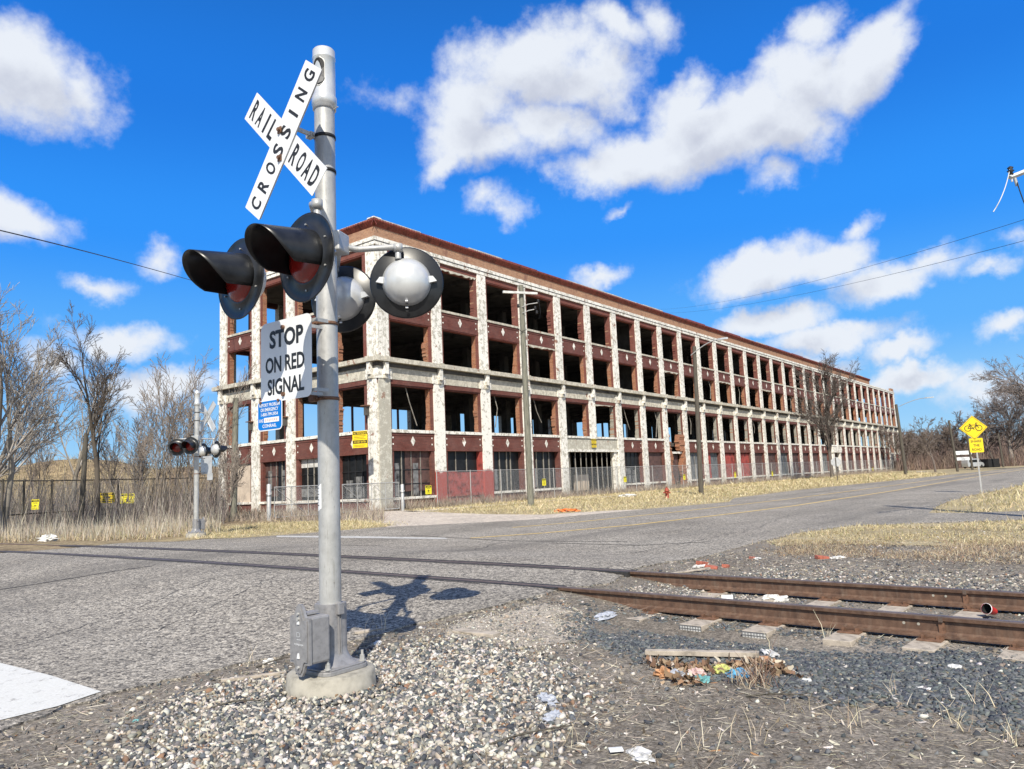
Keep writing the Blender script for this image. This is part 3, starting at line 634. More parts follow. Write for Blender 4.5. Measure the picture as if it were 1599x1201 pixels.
# ballast near side of the track, between the rails and beyond
def track_zone(n, s0, s1, d0, d1, seed):
    r = np.random.default_rng(seed); s = r.uniform(s0, s1, n); d = r.uniform(d0, d1, n); px, py = rail_pt(s); sl_ = RB + 2 * RC * np.clip(s, -14, 4); q = 1 / np.sqrt(1 + sl_ ** 2)
    return np.stack([px - sl_ * q * d, py + q * d], 1)
ball_near = [G(*p) for p in [(930, 952), (1010, 968), (1300, 1000), (1640, 1035), (1700, 1150), (1599, 1135), (1460, 1100), (1280, 1085), (1180, 1062), (1080, 1040), (960, 1010), (900, 990)]]
P = sample(rng, ball_near, 15000, .12); P = P[~in_road(P)]
stones('dark_ballast', P, rng.lognormal(math.log(.024), .33, len(P)), pick(rng, len(P), DARK, [5, 4, 3, 1.6, .6, .12]), 2, tilt=.35, flat=.42)
P = track_zone(8500, 1.0, 8, -.35, 1.75, 3)
stones('dark_ballast', P, rng.lognormal(math.log(.024), .3, len(P)), pick(rng, len(P), DARK + LIGHT, [4, 3, 3, 2, 1, .6, 1, 1, 1, 1, 1, .4, .6, 1]), 4, flat=.45, dz=-.03)
P = track_zone(1500, .75, 2.0, .06, 1.45, 33); stones('pale_gravel', P, rng.lognormal(math.log(.014), .3, len(P)), pick(rng, len(P), LIGHT, [4, 3, 3, 2, 1, .5, 2, 2]), 34, dz=-.02)
P = track_zone(15000, 1.0, 11.5, 1.62, 4.3, 5); P = P[~in_road(P)]
keep = rng.uniform(0, 1, len(P)) < np.clip(1.25 - (track_co(P[:, 0], P[:, 1])[0] - 2.2) / 1.9, .05, 1); P = P[keep]
stones('pale_gravel', P, rng.lognormal(math.log(.021), .35, len(P)), pick(rng, len(P), LIGHT, [2.6, 2.2, 3, 2.4, 1.8, .6, 1.2, 3]), 6, flat=.5)
# sparse stones over all bare dirt
bare = [(-3.9, 2.4), (7, 2.2), (12, 7), (16, 12), (12, 16), (7, 15.5), (3, 13), (0.2, 10), (-2.5, 6.8), (-3.8, 5)]
P = sample(rng, bare, 26000); P = P[~in_road(P)]
P = P[(np.abs(track_co(P[:, 0], P[:, 1])[0]) > .1)]
stones('scattered_stones', P, rng.lognormal(math.log(.010), .5, len(P)), pick(rng, len(P), LIGHT + DARK, [1.5, 1.5, 2, 2, 2, .7, .8, 3, 2, 2, 2, 2, 2, .3]), 7)
P = sample(rng, [G(*p) for p in [(640, 985), (760, 955), (880, 935), (930, 975), (900, 1010), (700, 1010)]], 2600)
stones('scattered_stones', P, rng.lognormal(math.log(.008), .4, len(P)), pick(rng, len(P), LIGHT, [3, 3, 3, 2, 1, .5, 2, 2]), 8)

def blades(name, P, L_, wd, az, el, cols, mat='straw', curve=0, z0=None, taper=.25):
    """thin tapering strips: P base points, length, width, azimuth, elevation; two segments so that they can bend"""
    n = len(P); z = hgt(P[:, 0], P[:, 1]) - .014 if z0 is None else z0
    d = np.stack([np.cos(az) * np.cos(el), np.sin(az) * np.cos(el), np.sin(el)], 1); s = np.stack([-np.sin(az), np.cos(az), np.zeros(n)], 1)
    ra = np.random.default_rng(3).uniform(0, 2 * np.pi, n); s = s * np.cos(ra)[:, None] + np.cross(d, s) * np.sin(ra)[:, None]
    el2 = el - curve; d2 = np.stack([np.cos(az) * np.cos(el2), np.sin(az) * np.cos(el2), np.sin(el2)], 1)
    b = np.stack([P[:, 0], P[:, 1], z], 1); m = b + d * (L_ / 2)[:, None]; e = m + d2 * (L_ / 2)[:, None]; w = (wd / 2)[:, None]
    V = np.stack([b - s * w, b + s * w, m - s * w * .85, m + s * w * .85, e - s * w * taper, e + s * w * taper], 1).reshape(-1, 3)
    i = np.arange(n) * 6; Fq = np.concatenate([np.stack([i, i + 1, i + 3, i + 2], 1), np.stack([i + 2, i + 3, i + 5, i + 4], 1)])
    o = bulk(name, V, Fq, mat, np.repeat(cols, 6, 0)); o['kind'] = 'stuff'; return o
STRAW = [(.45, .40, .32), (.33, .29, .23), (.60, .54, .44), (.13, .105, .085), (.22, .185, .15), (.38, .345, .30)]
P = sample(rng, bare, 210000); dn = np.hypot(P[:, 0], P[:, 1])
P = P[(rng.uniform(0, 1, len(P)) < np.clip(5.5 / dn, .15, 1)) & ~in_road(P)]
dd, ss = track_co(P[:, 0], P[:, 1])
onb = inpoly(P, ball_near) | ((dd > -.1) & (dd < 3.2)); ong = inpoly(P, gravel_poly)
P = P[(~onb | (rng.uniform(0, 1, len(P)) < .06)) & (~ong | (rng.uniform(0, 1, len(P)) < .10))]; n = len(P)
blades('straw_litter', P, rng.lognormal(math.log(.062), .5, n), rng.uniform(.0018, .0045, n), rng.uniform(0, 2 * np.pi, n), np.abs(rng.normal(.08, .16, n)), pick(rng, n, STRAW, [4, 4, 2.2, 3, 4, 3]), curve=rng.normal(.05, .2, n), z0=hgt(P[:, 0], P[:, 1]) - .032 + rng.uniform(0, .02, n))
# litter of small chips and dead leaves
P = sample(rng, bare, 80000); P = P[~in_road(P)]; dd = track_co(P[:, 0], P[:, 1])[0]; P = P[(dd < -.3) | (dd > 2.2)]; P = P[~inpoly(P, ball_near) | (rng.uniform(0, 1, len(P)) < .03)]; P = P[~inpoly(P, gravel_poly) | (rng.uniform(0, 1, len(P)) < .12)]; n = len(P)
blades('leaf_litter', P, rng.lognormal(math.log(.022), .45, n), rng.uniform(.006, .018, n), rng.uniform(0, 2 * np.pi, n), rng.normal(.1, .3, n), pick(rng, n, [(.22, .17, .13), (.09, .075, .065), (.46, .42, .36), (.34, .30, .25), (.30, .17, .09), (.64, .61, .56)], [4, 5, 4, 4, .5, 1.6]), z0=hgt(P[:, 0], P[:, 1]) - .02, taper=.6)
# upright dead stalks and small weeds in the foreground
def tufts(rng, C0, n_each, L_, spread, wd, cols, name, elm=1.15, els=.28):
    P = np.repeat(np.array(C0), n_each, 0); P = P + rng.normal(0, spread, P.shape); n = len(P)
    return blades(name, P, rng.lognormal(math.log(L_), .3, n), rng.uniform(wd * .7, wd * 1.3, n), rng.uniform(0, 2 * np.pi, n), np.clip(rng.normal(elm, els, n), .1, 1.55), pick(rng, n, cols, np.ones(len(cols))), curve=rng.uniform(0, .6, n))
TAN = [(.55, .48, .35), (.46, .39, .28), (.62, .56, .44), (.35, .28, .2)]
tufts(rng, [G(1240, 1110), G(1385, 1085), G(1530, 1095), G(1500, 1130), G(780, 1190), G(640, 1180), G(1160, 1150), G(1320, 1130), G(1100, 1170), G(300, 1160), G(1590, 1160), G(900, 1160)], 12, .12, .06, .0035, TAN, 'dry_weeds')
tufts(rng, [G(1165, 1065), G(1195, 1068), G(1180, 1060)], 45, .14, .05, .005, [(.22, .14, .1), (.15, .1, .08), (.4, .33, .25)], 'dry_weeds')
tufts(rng, [G(1210, 1020), G(1290, 1000), G(595, 985), G(570, 1000), G(390, 1040)], 4, .24, .03, .005, TAN, 'dry_weeds', 1.4, .12)

# lawns: dense short dead grass, larger blades farther away
def lawn_blades(poly, n, L_, wd, cols, w, name='dry_grass', seed=1, near=12, elm=1.0, excl=None):
    r = np.random.default_rng(seed); P = sample(r, poly, n); d = np.hypot(P[:, 0], P[:, 1])
    k = r.uniform(0, 1, len(P)) < np.clip((near / d) ** 1.0, 0, 1)
    P = P[k] + r.normal(0, 1, (k.sum(), 2)) * np.clip(d[k], 5, 30)[:, None] * .014; P = P[~in_road(P)]
    if excl: P = P[~inpoly(P, excl)]
    d = np.hypot(P[:, 0], P[:, 1]); q = 6 / np.clip(d, 8, 60) * 3
    cl = np.sin(P[:, 0] * 1.9 + 2 * np.sin(P[:, 1] * 1.3)) + np.sin(P[:, 1] * 2.7 + 1.5 * np.sin(P[:, 0] * 2.1 + 1)) + .8 * np.sin(P[:, 0] * 5.3 + P[:, 1] * 4.1) + r.normal(0, .5, len(P))
    P = P[cl > -1.1]; cl = cl[cl > -1.1]; d = np.hypot(P[:, 0], P[:, 1]); n = len(P); s = np.clip(d / near, 1, 3); hm = np.clip(.75 + .25 * cl, .35, 1.5)
    return blades(name, P, hm * r.lognormal(math.log(L_), .4, n) * (1 + .25 * (s - 1)), r.uniform(wd * .7, wd * 1.3, n) * s, r.uniform(0, 2 * np.pi, n), np.clip(r.normal(elm, .35, n), .1, 1.5), pick(r, n, cols, w) * np.clip(.98 + .10 * np.sin(P[:, 0] * .9 + 1.7 * np.sin(P[:, 1] * .7)) + .06 * cl, .7, 1.15)[:, None], curve=r.uniform(0, .8, n))
GR = [(.50, .42, .25), (.42, .35, .20), (.60, .52, .35), (.31, .27, .15), (.24, .24, .11), (.27, .2, .13)]
lawn_blades([G(1200, 848), G(1245, 834), G(1330, 822), G(1599, 813), (22, 22), (20, 12), (11, 11.6), G(1599, 850), G(1300, 850)], 46000, .055, .008, GR, [5, 4, 3, 3, 1.6, 2], seed=21, near=14)
lawn_blades([G(1200, 866), G(1230, 842), G(1300, 846), G(1599, 845), (10.5, 9.6), G(1599, 880), G(1400, 872), G(1280, 868)], 15000, .06, .006, [(.40, .33, .22), (.30, .22, .15), (.5, .43, .32), (.2, .14, .1)], [4, 4, 2, 3], seed=22, near=14, name='dry_weeds')
lawn_blades([ne2[0], ne2[1], ne2[2], ne2[3], ne2[4], ne2[5], ne2[6], (40, 58), (70, 60), (40, 30)], 70000, .12, .014, GR, [5, 4, 3, 2.5, 1.5, .8], seed=23, near=24)
lawn_blades([G(380, 839), G(499, 830.5), G(613, 821), G(600, 818), G(560, 814), G(420, 817), G(330, 826), G(312, 840)], 16000, .11, .012, GR, [5, 4, 3, 2, 1, .6], seed=24, near=26)
front = [G(655, 798), G(690, 800), G(760, 802.5), G(850, 803.5), G(900, 800), G(1010, 794.5), G(1138, 783.5), G(1146, 777.5), G(1240, 765.5), G(1400, 750), G(1480, 741), (60, 118), (30, 87), (-6, 42.2)]
lawn_blades(front, 110000, .11, .02, GR, [5, 4, 3, 2.0, .8, .5], seed=25, near=34)

# ------------------------------------------------------------------ railway crossing signal
def make_light(root, pos, rz, label=None):
    """disc faces local -y; lamp axis through pos"""
    M = Matrix.Translation(pos) @ Matrix.Rotation(rz, 4, 'Z') @ Matrix.Rotation(R(90), 4, 'X')   # local z -> -y
    lamp = MB()
    lamp.lathe([(0, -.006), (.275, -.006), (.286, .004), (.286, .010), (.272, .004), (.185, .004), (.180, .010), (.165, .010)], 'black_paint', 48, M)
    o = lamp.build('signal_lamp', root)
    if label: o['label'] = label
    m = MB(); m.lathe([(.168, .004), (.165, .012), (.150, .030), (.10, .048), (.05, .055), (0, .057)], 'lens_red', 40, M); m.build('lens', o)
    m = MB(); k = 28; A = R(118); vs = []
    for i in range(9):
        t = i / 8; rr = .176 - .018 * t; Lz = .385 * t
        for j in range(k + 1):
            a = -A + 2 * A * j / k; cut = 1 - .52 * (abs(a) / A) ** 2.2 * 1.0
            z = .006 + Lz * max(.42, cut) if t > 0 else .006
            vs.append(Vector((rr * math.sin(a), rr * math.cos(a) - .10 * (z / .4) ** 1 * .35, z)))
    vs = [M @ v for v in vs]; fs = [(i * (k + 1) + j, i * (k + 1) + j + 1, (i + 1) * (k + 1) + j + 1, (i + 1) * (k + 1) + j) for i in range(8) for j in range(k)]
    m.add([tuple(v) for v in vs], fs, 'black_paint', True); h = m.build('visor', o); so_ = h.modifiers.new('s', 'SOLIDIFY'); so_.thickness = .0025
    m = MB(); m.lathe([(.190, -.004), (.190, -.02), (.178, -.05), (.158, -.088), (.122, -.122), (.075, -.142), (.03, -.150), (0, -.151)], 'alu_white', 40, M)
    for sx in (-1, 1):
        m.prism([(sx * .165, -.02), (sx * .235, -.005), (sx * .205, .035), (sx * .17, .035)] if sx > 0 else [(-.165, -.02), (-.17, .035), (-.205, .035), (-.235, -.005)], -.05, -.012, 'alu_white', M)
    m.build('housing', o)
    m = MB()
    for a in (25, 155, 205, 335, 90, 270):
        x, y = .215 * math.cos(R(a)), .215 * math.sin(R(a)); m.tube([M @ Vector((x, y, .004)), M @ Vector((x, y, .012))], .006, 'galv', 6)
    for j in range(4): m.prism([(-.010, -.175 - j * .022), (.010, -.175 - j * .022), (.010, -.163 - j * .022), (-.010, -.163 - j * .022)], -.10 + j * .018, -.092 + j * .018, 'sign_black' if j % 2 else 'sign_white', M)
    m.build('bolt', o)
    return o
def make_mast():
    root = empty('crossing_signal_mast')
    m = MB(); m.lathe([(0, .118), (.29, .118), (.308, .105), (.325, -.12)], 'concrete', 48); o = m.build('concrete_footing', root)
    # cast base: plate, flared split casting
    m = MB(); z0 = .119
    pl = [(x * .98, y) for x, y in rrect(.40, .40, .07)]
    m.prism(pl, z0, z0 + .028, 'cast'); m.prism([(x * .95, y * .95) for x, y in pl], z0 + .028, z0 + .040, 'cast')
    prof = []
    for i in range(12):
        t = (i / 11) ** 1.6; r_ = .098 + .060 * max(0, 1 - t / .24) ** 2.0; prof.append((r_, z0 + .038 + t * .42))
    k = 24; vs = []
    for r_, z in prof:
        for x, y in rrect(2 * r_ * .98, 2 * r_ * .98, r_ * .55, 6): vs.append((x, y, z))
    m.add(vs, [(i * k + j, i * k + (j + 1) % k, (i + 1) * k + (j + 1) % k, (i + 1) * k + j) for i in range(11) for j in range(k)], 'cast', True)
    m.add(vs[-k:], [tuple(range(k))], 'cast')
    m.box(-.106, .106, -.012, -.004, z0 + .06, z0 + .47, 'cast'); m.box(-.106, .106, .004, .012, z0 + .06, z0 + .47, 'cast'); m.box(-.112, .112, -.008, .008, z0 + .38, z0 + .47, 'cast')
    for sx in (-1, 1): m.box(sx * .108 - .015, sx * .108 + .015, -.026, .026, z0 + .385, z0 + .465, 'cast')
    base = m.build('cast_base', root, .004)
    for sx, sy in ((-1, -1), (1, -1), (1, 1), (-1, 1)):
        m = MB(); x, y = sx * .155, sy * .155; m.tube([(x, y, z0 + .04), (x, y, z0 + .115)], .010, 'galv', 10)
        m.tube([(x, y, z0 + .041), (x, y, z0 + .047)], .027, 'galv', 14, smooth=False); m.tube([(x, y, z0 + .047), (x, y, z0 + .072)], .019, 'galv', 6, smooth=False); m.tube([(x, y, z0 + .073), (x, y, z0 + .083)], .017, 'galv', 6, smooth=False); m.build('anchor_bolt', base)
    # junction box with ornate lid, facing -x side a little to the front
    M = Matrix.Rotation(R(-4), 4, 'Z') @ Matrix.Translation((-.03, -.09, z0 + .06))
    def lid(w, h, e):
        P = [(-w, -h), (-w * .62, -h), (-w * .50, -h - .02), (-w * .38, -h - .055), (-w * .18, -h - .085), (w * .18, -h - .085), (w * .38, -h - .055), (w * .50, -h - .02), (w * .62, -h), (w, -h)]
        P += [(a, -b) for a, b in P[::-1]]; return [(a * e, b * e) for a, b in P]
    m = MB(); Mx = M @ Matrix.Translation((.115, -.075, .195)) @ Matrix.Scale(.98, 4)
    m.box(-.105, .105, -.13, .03, -.155, .165, 'cast', Mx); jb = m.build('junction_box', root, .016)
    m = MB(); plate(m, lid(.118, .158, 1), -.152, -.13, 'cast', 'cast', 0, .005, Mx); plate(m, lid(.104, .146, .95), -.160, -.152, 'cast', 'cast', 0, .005, Mx)
    lidp = m.build('lid', jb, .004)
    m = MB()
    for z, s in ((.185, 1), (-.175, -1), (.15, 1)): m = MB(); m.tube([Mx @ Vector((0, -.160, z)), Mx @ Vector((0, -.172, z))], .010 if z != .15 else .014, 'galv', 8); m.build('latch', jb)
    m = MB()
    m.prism([(-.012, .115), (.012, .115), (.004, .15), (-.004, .15)], .158, .168, 'sign_white', Mx @ Matrix.Rotation(R(90), 4, 'X'))
    m.prism([(-.012, -.115), (.012, -.115), (.004, -.08), (-.004, -.08)], .158, .168, 'sign_white', Mx @ Matrix.Rotation(R(90), 4, 'X'))
    text_mesh(m, 'D', .0, .045, .045, .035, -.1615, 'sign_back', Mx); m.box(-.02, .026, -.1625, -.160, .008, .014, 'sign_back', Mx)
    for i in range(7): m.box(-.05 + i * .016, -.041 + i * .016, -.1622, -.160, -.026 - .003 * (i % 2), -.016, 'sign_back', Mx)
    m.build('casting_mark', jb)
    m = MB(); m.box(-.055, .03, -.11, -.01, .172, .186, 'cast', Mx); m.build('hinge_plate', jb)
    # pole
    m = MB(); rad = .0785
    m.tube([(0, 0, z0 + .36), (0, 0, 4.37)], rad, 'galv', 40)
    pole = m.build('pole', root)
    m = MB(); m.lathe([(rad + .001, 4.34), (rad + .012, 4.345), (rad + .012, 4.375), (rad + .018, 4.38), (rad + .018, 4.44), (rad + .008, 4.455), (rad + .008, 4.76), (rad + .012, 4.765), (rad + .012, 4.775), (rad + .008, 4.78), (rad + .008, 4.835), (rad, 4.845), (0, 4.85)], 'alu_white', 40)
    m.tube([(rad, .02, 4.33), (rad + .06, .02, 4.335)], .004, 'galv', 6)
    cap = m.build('pole_cap', pole)
    m = MB(); rr = rad + .0095; A0 = R(-38)
    pts = []
    for i in range(32):
        a = 2 * math.pi * i / 32; u = .047 * math.cos(a); w = (.055 * math.sin(a) + (.055 if math.sin(a) >= 0 else -.055)); ang = -math.pi / 2 + R(36) - u / rr * -1
        pts.append((u, w, ang))
    def oval(sc, extra, mat, mm):
        ring = [((rr + extra) * math.cos(-math.pi / 2 + R(22) + u * sc / rr), (rr + extra) * math.sin(-math.pi / 2 + R(22) + u * sc / rr), 4.63 + w * sc) for u, w, _ in pts]
        mm.add(ring, [tuple(range(32))], mat)
    oval(1.12, .0012, 'galv', m); oval(1.0, .003, 'black_matte', m); m.build('cap_window', pole)
    m = MB(); ring = [((rr + .0045) * math.cos(-math.pi / 2 + R(22) + u / rr), (rr + .0045) * math.sin(-math.pi / 2 + R(22) + u / rr), 4.63 + w) for u, w in [(.045, .03), (.045, -.06), (.035, -.09), (.0, -.105), (-.028, -.085), (-.012, -.03), (.02, .0)]]
    m.add(ring, [tuple(range(7))], 'glass_pale'); m.build('cap_window_reflection', pole)
    # bands on the pole
    for z in (4.115, 3.835, 2.63, 2.06):
        m = MB(); rust = 'steel_rusty' if z < 3 else 'galv'
        m.lathe([(rad + .001, z - .012), (rad + .006, z - .012), (rad + .006, z + .012), (rad + .001, z + .012)], 'black_matte' if z > 3 else rust, 30)
        m.box(-.075, -.015, -rad - .045, -rad - .002, z - .022, z + .022, rust)
        m.tube([(-.09, -rad - .024, z), (.0, -rad - .024, z)], .009, rust, 8); m.build('mounting_band', pole)
    # crossbuck, half a metre in front of the pole axis
    cb = empty('crossbuck', (-.06, -.35, 3.985)); cb.parent = root
    for nm_, ang, y, txt in (('blade', 46.2, .012, 'RAIL'), ('blade', -50.8, 0, 'CROSSING')):
        Mr = Matrix.Rotation(R(ang), 4, 'Y'); m = MB()
        plate(m, rrect(1.20, .232, .006, 3), y - .003, y + .0, 'sign_white', 'sign_back', M=Mr)
        m.box(-.59, .59, y + .0005, y + .012, -.112, -.100, 'sign_back', Mr); m.box(-.59, .59, y + .0005, y + .012, .100, .112, 'sign_back', Mr)
        b_ = m.build('blade', cb); m = MB()
        if txt == 'RAIL':
            for i, ch in enumerate('RAIL'): text_mesh(m, ch, -.515 + i * .108, 0, .026 if ch == 'I' else .072, .158, y - .0045, 'sign_black', Mr, .028)
            for i, ch in enumerate('ROAD'): text_mesh(m, ch, .20 + i * .106, 0, .076, .158, y - .0045, 'sign_black', Mr, .028)
        else:
            for i, ch in enumerate('CROSSING'):
                text_mesh(m, ch, -.515 + i * .1475, 0, .024 if ch == 'I' else .082, .135, y - .0045, 'sign_black', Mr, .028)
        m.build('lettering', b_)
    for z in (.095, -.125): m = MB(); m.tube([(-.02, -.008, z), (-.02, -.03, z)], .014, 'steel_rusty', 8); m.box(-.045, .0, -.012, -.006, z - .025, z + .025, 'steel_rusty'); m.build('bolt', cb)
    m = MB(); m.box(-.04, .0, .018, .026, .09, .135, 'galv'); m.box(-.04, .04, .02, .028, -.16, .16, 'galv')
    m.box(.02, .04, .02, .27, .115, .145, 'galv'); m.box(.02, .04, .02, .27, -.165, -.135, 'galv'); m.build('bracket', cb)
    # light arms and junction box
    m = MB(); Mb = Matrix.Rotation(R(22), 4, 'Z'); m.box(-.10, .155, -.085, .085, 3.175, 3.33, 'galv', Mb); lb = m.build('lamp_junction_box', root, .012)
    m = MB(); text_mesh(m, 'D', .03, 3.275, .05, .035, -.0865, 'sign_back', Mb); m.box(-.01, .08, -.0868, -.0855, 3.235, 3.243, 'sign_back', Mb); m.build('casting_mark', lb)
    def arm(pts, r_=.024):
        m = MB(); m.tube(pts, r_, 'galv', 12); m.lathe([(0, -.03), (.036, -.03), (.036, .03), (0, .03)], 'galv', 12, Matrix.Translation(pts[-2]))
        return m.build('lamp_arm', root)
    FL, FR, BR, BL = (-.085, -.677, 2.871), (.685, -.711, 2.85), (.397, .46, 2.964), (-.361, .468, 2.971)
    for p in (BR, BL, FL, FR):
        s = 1 if p[1] > 0 else -1; yb_ = p[1] - s * .085; zt = 3.235
        arm([(.02 if p in (FL, BL) else .08, s * .06, 3.235), ((p[0]) * .3, s * .16 + p[1] * .1, 3.235), (p[0] * .93, yb_, zt), (p[0], yb_, zt - .012), (p[0], yb_, p[2] + .17)])
    make_light(root, FL, R(-2)); make_light(root, FR, R(-2)); make_light(root, BR, R(180 + 42)); make_light(root, BL, R(180 + 28))
    # regulatory sign
    m = MB(); plate(m, rrect(.60, .60, .055, 6), -.0025, 0, 'sign_white', 'sign_back'); st = m.build('stop_on_red_signal_plate', root); st.location = (-.10, -.30, 2.345)
    m = MB(); text_mesh(m, 'STOP', .01, .165, .40, .135, -.0042, 'sign_black', None, .035); text_mesh(m, 'ON RED', -.01, -.025, .46, .12, -.0042, 'sign_black', None, .028); text_mesh(m, 'SIGNAL', .0, -.19, .43, .12, -.0042, 'sign_black', None, .028)
    m.build('lettering', st)
    for z in (.24, -.255): m = MB(); m.tube([(-.02, -.003, z), (-.02, -.02, z)], .016, 'steel_rusty', 8); m.build('bolt', st)
    for z in (2.59, 2.09): m = MB(); m.box(-.03, .24, -.29, -.28, z - .012, z + .012, 'galv'); m.box(.02, .035, -.29, -.07, z - .012, z + .012, 'galv'); m.box(.22, .235, -.285, -.18, z - .012, z + .012, 'galv'); m.build('sign_bracket', root)
    # blue notice
    m = MB(); plate(m, rrect(.30, .228, .035, 5), -.0025, 0, 'sign_white', 'sign_back'); plate(m, rrect(.283, .211, .028, 5), -.0040, -.0026, 'sign_blue', 'sign_blue'); bl = m.build('blue_notice_plate', root); bl.location = (-.285, -.305, 1.952)
    m = MB(); y = -.0052
    for s_, z, w in (('REPORT PROBLEM', .077, .25), ('OR EMERGENCY', .042, .215), ('1-800-799-3954', .007, .205), ('CONRAIL', -.078, .17)): text_mesh(m, s_, .0, z, w, .025, y, 'sign_white', None, .02)
    text_mesh(m, 'X-ING', -.105, -.037, .055, .025, y, 'sign_white', None, .02); m.box(-.067, .115, y, y + .0005, -.054, -.018, 'sign_white')
    for i in range(7): m.box(-.055 + i * .023, -.043 + i * .023, y - .0008, y - .0003, -.046 + .004 * (i % 2), -.027, 'card_pink')
    m.build('lettering', bl)
    for x in (-.105, .11): m = MB(); m.tube([(x, -.004, .10), (x, -.015, .10)], .010, 'steel_rusty', 8); m.build('bolt', bl)
    # paper notice wrapped on the pole
    m = MB(); rr = rad + .0015; n_ = 8; a0, a1 = -math.pi / 2 - R(62), -math.pi / 2 + R(8); zs = (1.245, 1.425); vs = []
    for i in range(n_ + 1):
        a = a0 + (a1 - a0) * i / n_
        for z in zs: vs.append((rr * math.cos(a), rr * math.sin(a), z + .01 * math.sin(i)))
    m.add(vs, [(2 * i, 2 * i + 2, 2 * i + 3, 2 * i + 1) for i in range(n_)], 'sign_white', True)
    for j, z in enumerate((1.40, 1.375, 1.355, 1.335, 1.315, 1.295, 1.275)):
        for i in range(2, 6 - (j % 2)):
            a = a0 + (a1 - a0) * i / n_; b_ = a0 + (a1 - a0) * (i + .8) / n_; r2 = rr + .0012
            m.add([(r2 * math.cos(q), r2 * math.sin(q), z + dz_) for q, dz_ in ((a, 0), (b_, 0), (b_, .006), (a, .006))], [(0, 1, 2, 3)], 'sign_black')
    m.build('paper_notice', pole)
    return root
mast = make_mast(); mast.location = (-1.38, 5.6, 0); mast.rotation_euler = (0, 0, R(-37))
tag(mast, 'tall silver signal mast in the foreground with crossbuck and STOP ON RED SIGNAL sign', 'crossing signal', 'railway crossing signals')
mast2 = copy_tree(mast); mast2.location = (-10.646, 25.27, 0); mast2.rotation_euler = (0, 0, R(143 + 4))
tag(mast2, 'small distant crossing signal mast across the road, its crossbuck seen from behind against bare trees', 'crossing signal', 'railway crossing signals')

# ------------------------------------------------------------------ factory
TH = R(52.346); CX, CY = -.1799 * 43.94, 43.94
fac = empty('factory_building', (CX, CY, 0), TH, 'long four storey derelict factory with white peeling piers, dark red brick panels and empty windows', 'factory')
dF = [2.8, 7.5, 12.15, 16.9, 21.47, 25.82, 30.26, 34.74, 39.18, 43.66, 48.17, 52.73, 57.35, 61.91, 66.65, 71.33, 75.97, 80.49, 85.15] + [85.15 + i * 4.83 for i in range(1, 7)] + [118.96, 123.39, 128.0, 132.5, 136.91, 141.2]
pF = [.47] + [(a + b) / 2 for a, b in zip(dF[:-1], dF[1:])] + [143.6]
pL = [.40, 4.3, 8.33, 12.25, 16.30]
LEN, WID = 144.1, 16.75
def frame(side):   # returns function mapping (along, out, z) to local coords of the factory; out>0 is outside
    if side == 'front': return Matrix(((1, 0, 0, 0), (0, -1, 0, 0), (0, 0, 1, 0), (0, 0, 0, 1)))
    if side == 'left': return Matrix(((0, -1, 0, 0), (1, 0, 0, 0), (0, 0, 1, 0), (0, 0, 0, 1)))
    if side == 'back': return Matrix(((1, 0, 0, 0), (0, 1, 0, WID), (0, 0, 1, 0), (0, 0, 0, 1)))
    return Matrix(((0, 1, 0, LEN), (1, 0, 0, 0), (0, 0, 1, 0), (0, 0, 0, 1)))
rb = random.Random(4)
def wbox(m, fr, a0, a1, o0, o1, z0, z1, mat): m.box(a0, a1, o0, o1, z0, z1, mat, fr)
def pier(fr, a, w, corner=False, red=False, top=16.3, wf=None):
    m = MB(); lo = 'paint_white_red_base' if red else ('paint_worn' if corner else 'paint_white')
    wbox(m, fr, a - w / 2, a + w / 2, -.55, .10, 0, 7.7, lo); wbox(m, fr, a - w / 2 + .02, a + w / 2 - .02, -.55, .08, 8.99, top - .47, 'paint_white')
    wbox(m, fr, a - w / 2 - .12, a + w / 2 + .12, -.5, .13, 7.701, 8.3, 'paint_white')
    wbox(m, fr, a - .14, a + .14, .131, .36, 7.95, 8.68, 'paint_white'); wbox(m, fr, a - .13, a + .13, .131, .26, 7.72, 7.95, 'concrete_grey_band')
    o = m.build('pier', fac); m = MB()
    wbox(m, fr, a - .17, a + .17, .43, .455, 8.70, 9.02, 'concrete_grey_band'); wbox(m, fr, a - .11, a + .11, .082, .10, top - .45, top - .25, 'brick_dark'); m.build('pier_medallion', o); return o
def opening(fr, a0, a1, z0, z1, mat, broken='brick_orange', jl=.18, jr=.22, seed=0, rag=.16, y=-.02, into=None):
    """brick jambs and lintel inside a bay opening; the right jamb is ragged where the window was torn out"""
    r = random.Random(seed); m = into or MB()
    wbox(m, fr, a0 + jl + .001, a1 - jr - .001, -.40, y - .01, z1 - .07, z1 - .001, mat)
    wbox(m, fr, a0, a0 + jl, -.40, y, z0, z1, mat)
    zz = z0; low = r.random() < .5
    wbox(m, fr, a1 - jr, a1, -.12, y, z0, z1, mat)
    while zz < z1 - .01:
        h = min(.10, z1 - zz); e = (rag * .5 + rag * .45 * math.sin(zz * 2.1 + seed) + r.uniform(-.03, .03)) * (1.3 if (zz - z0) < (z1 - z0) * .55 and low else .35); e = max(.0, e); wbox(m, fr, a1 - jr - e, a1, -.45, -.121, zz + .002, zz + h, broken if r.random() < .93 else 'brick_frieze'); zz += h
    return None if into else m.build('window_surround', fac)
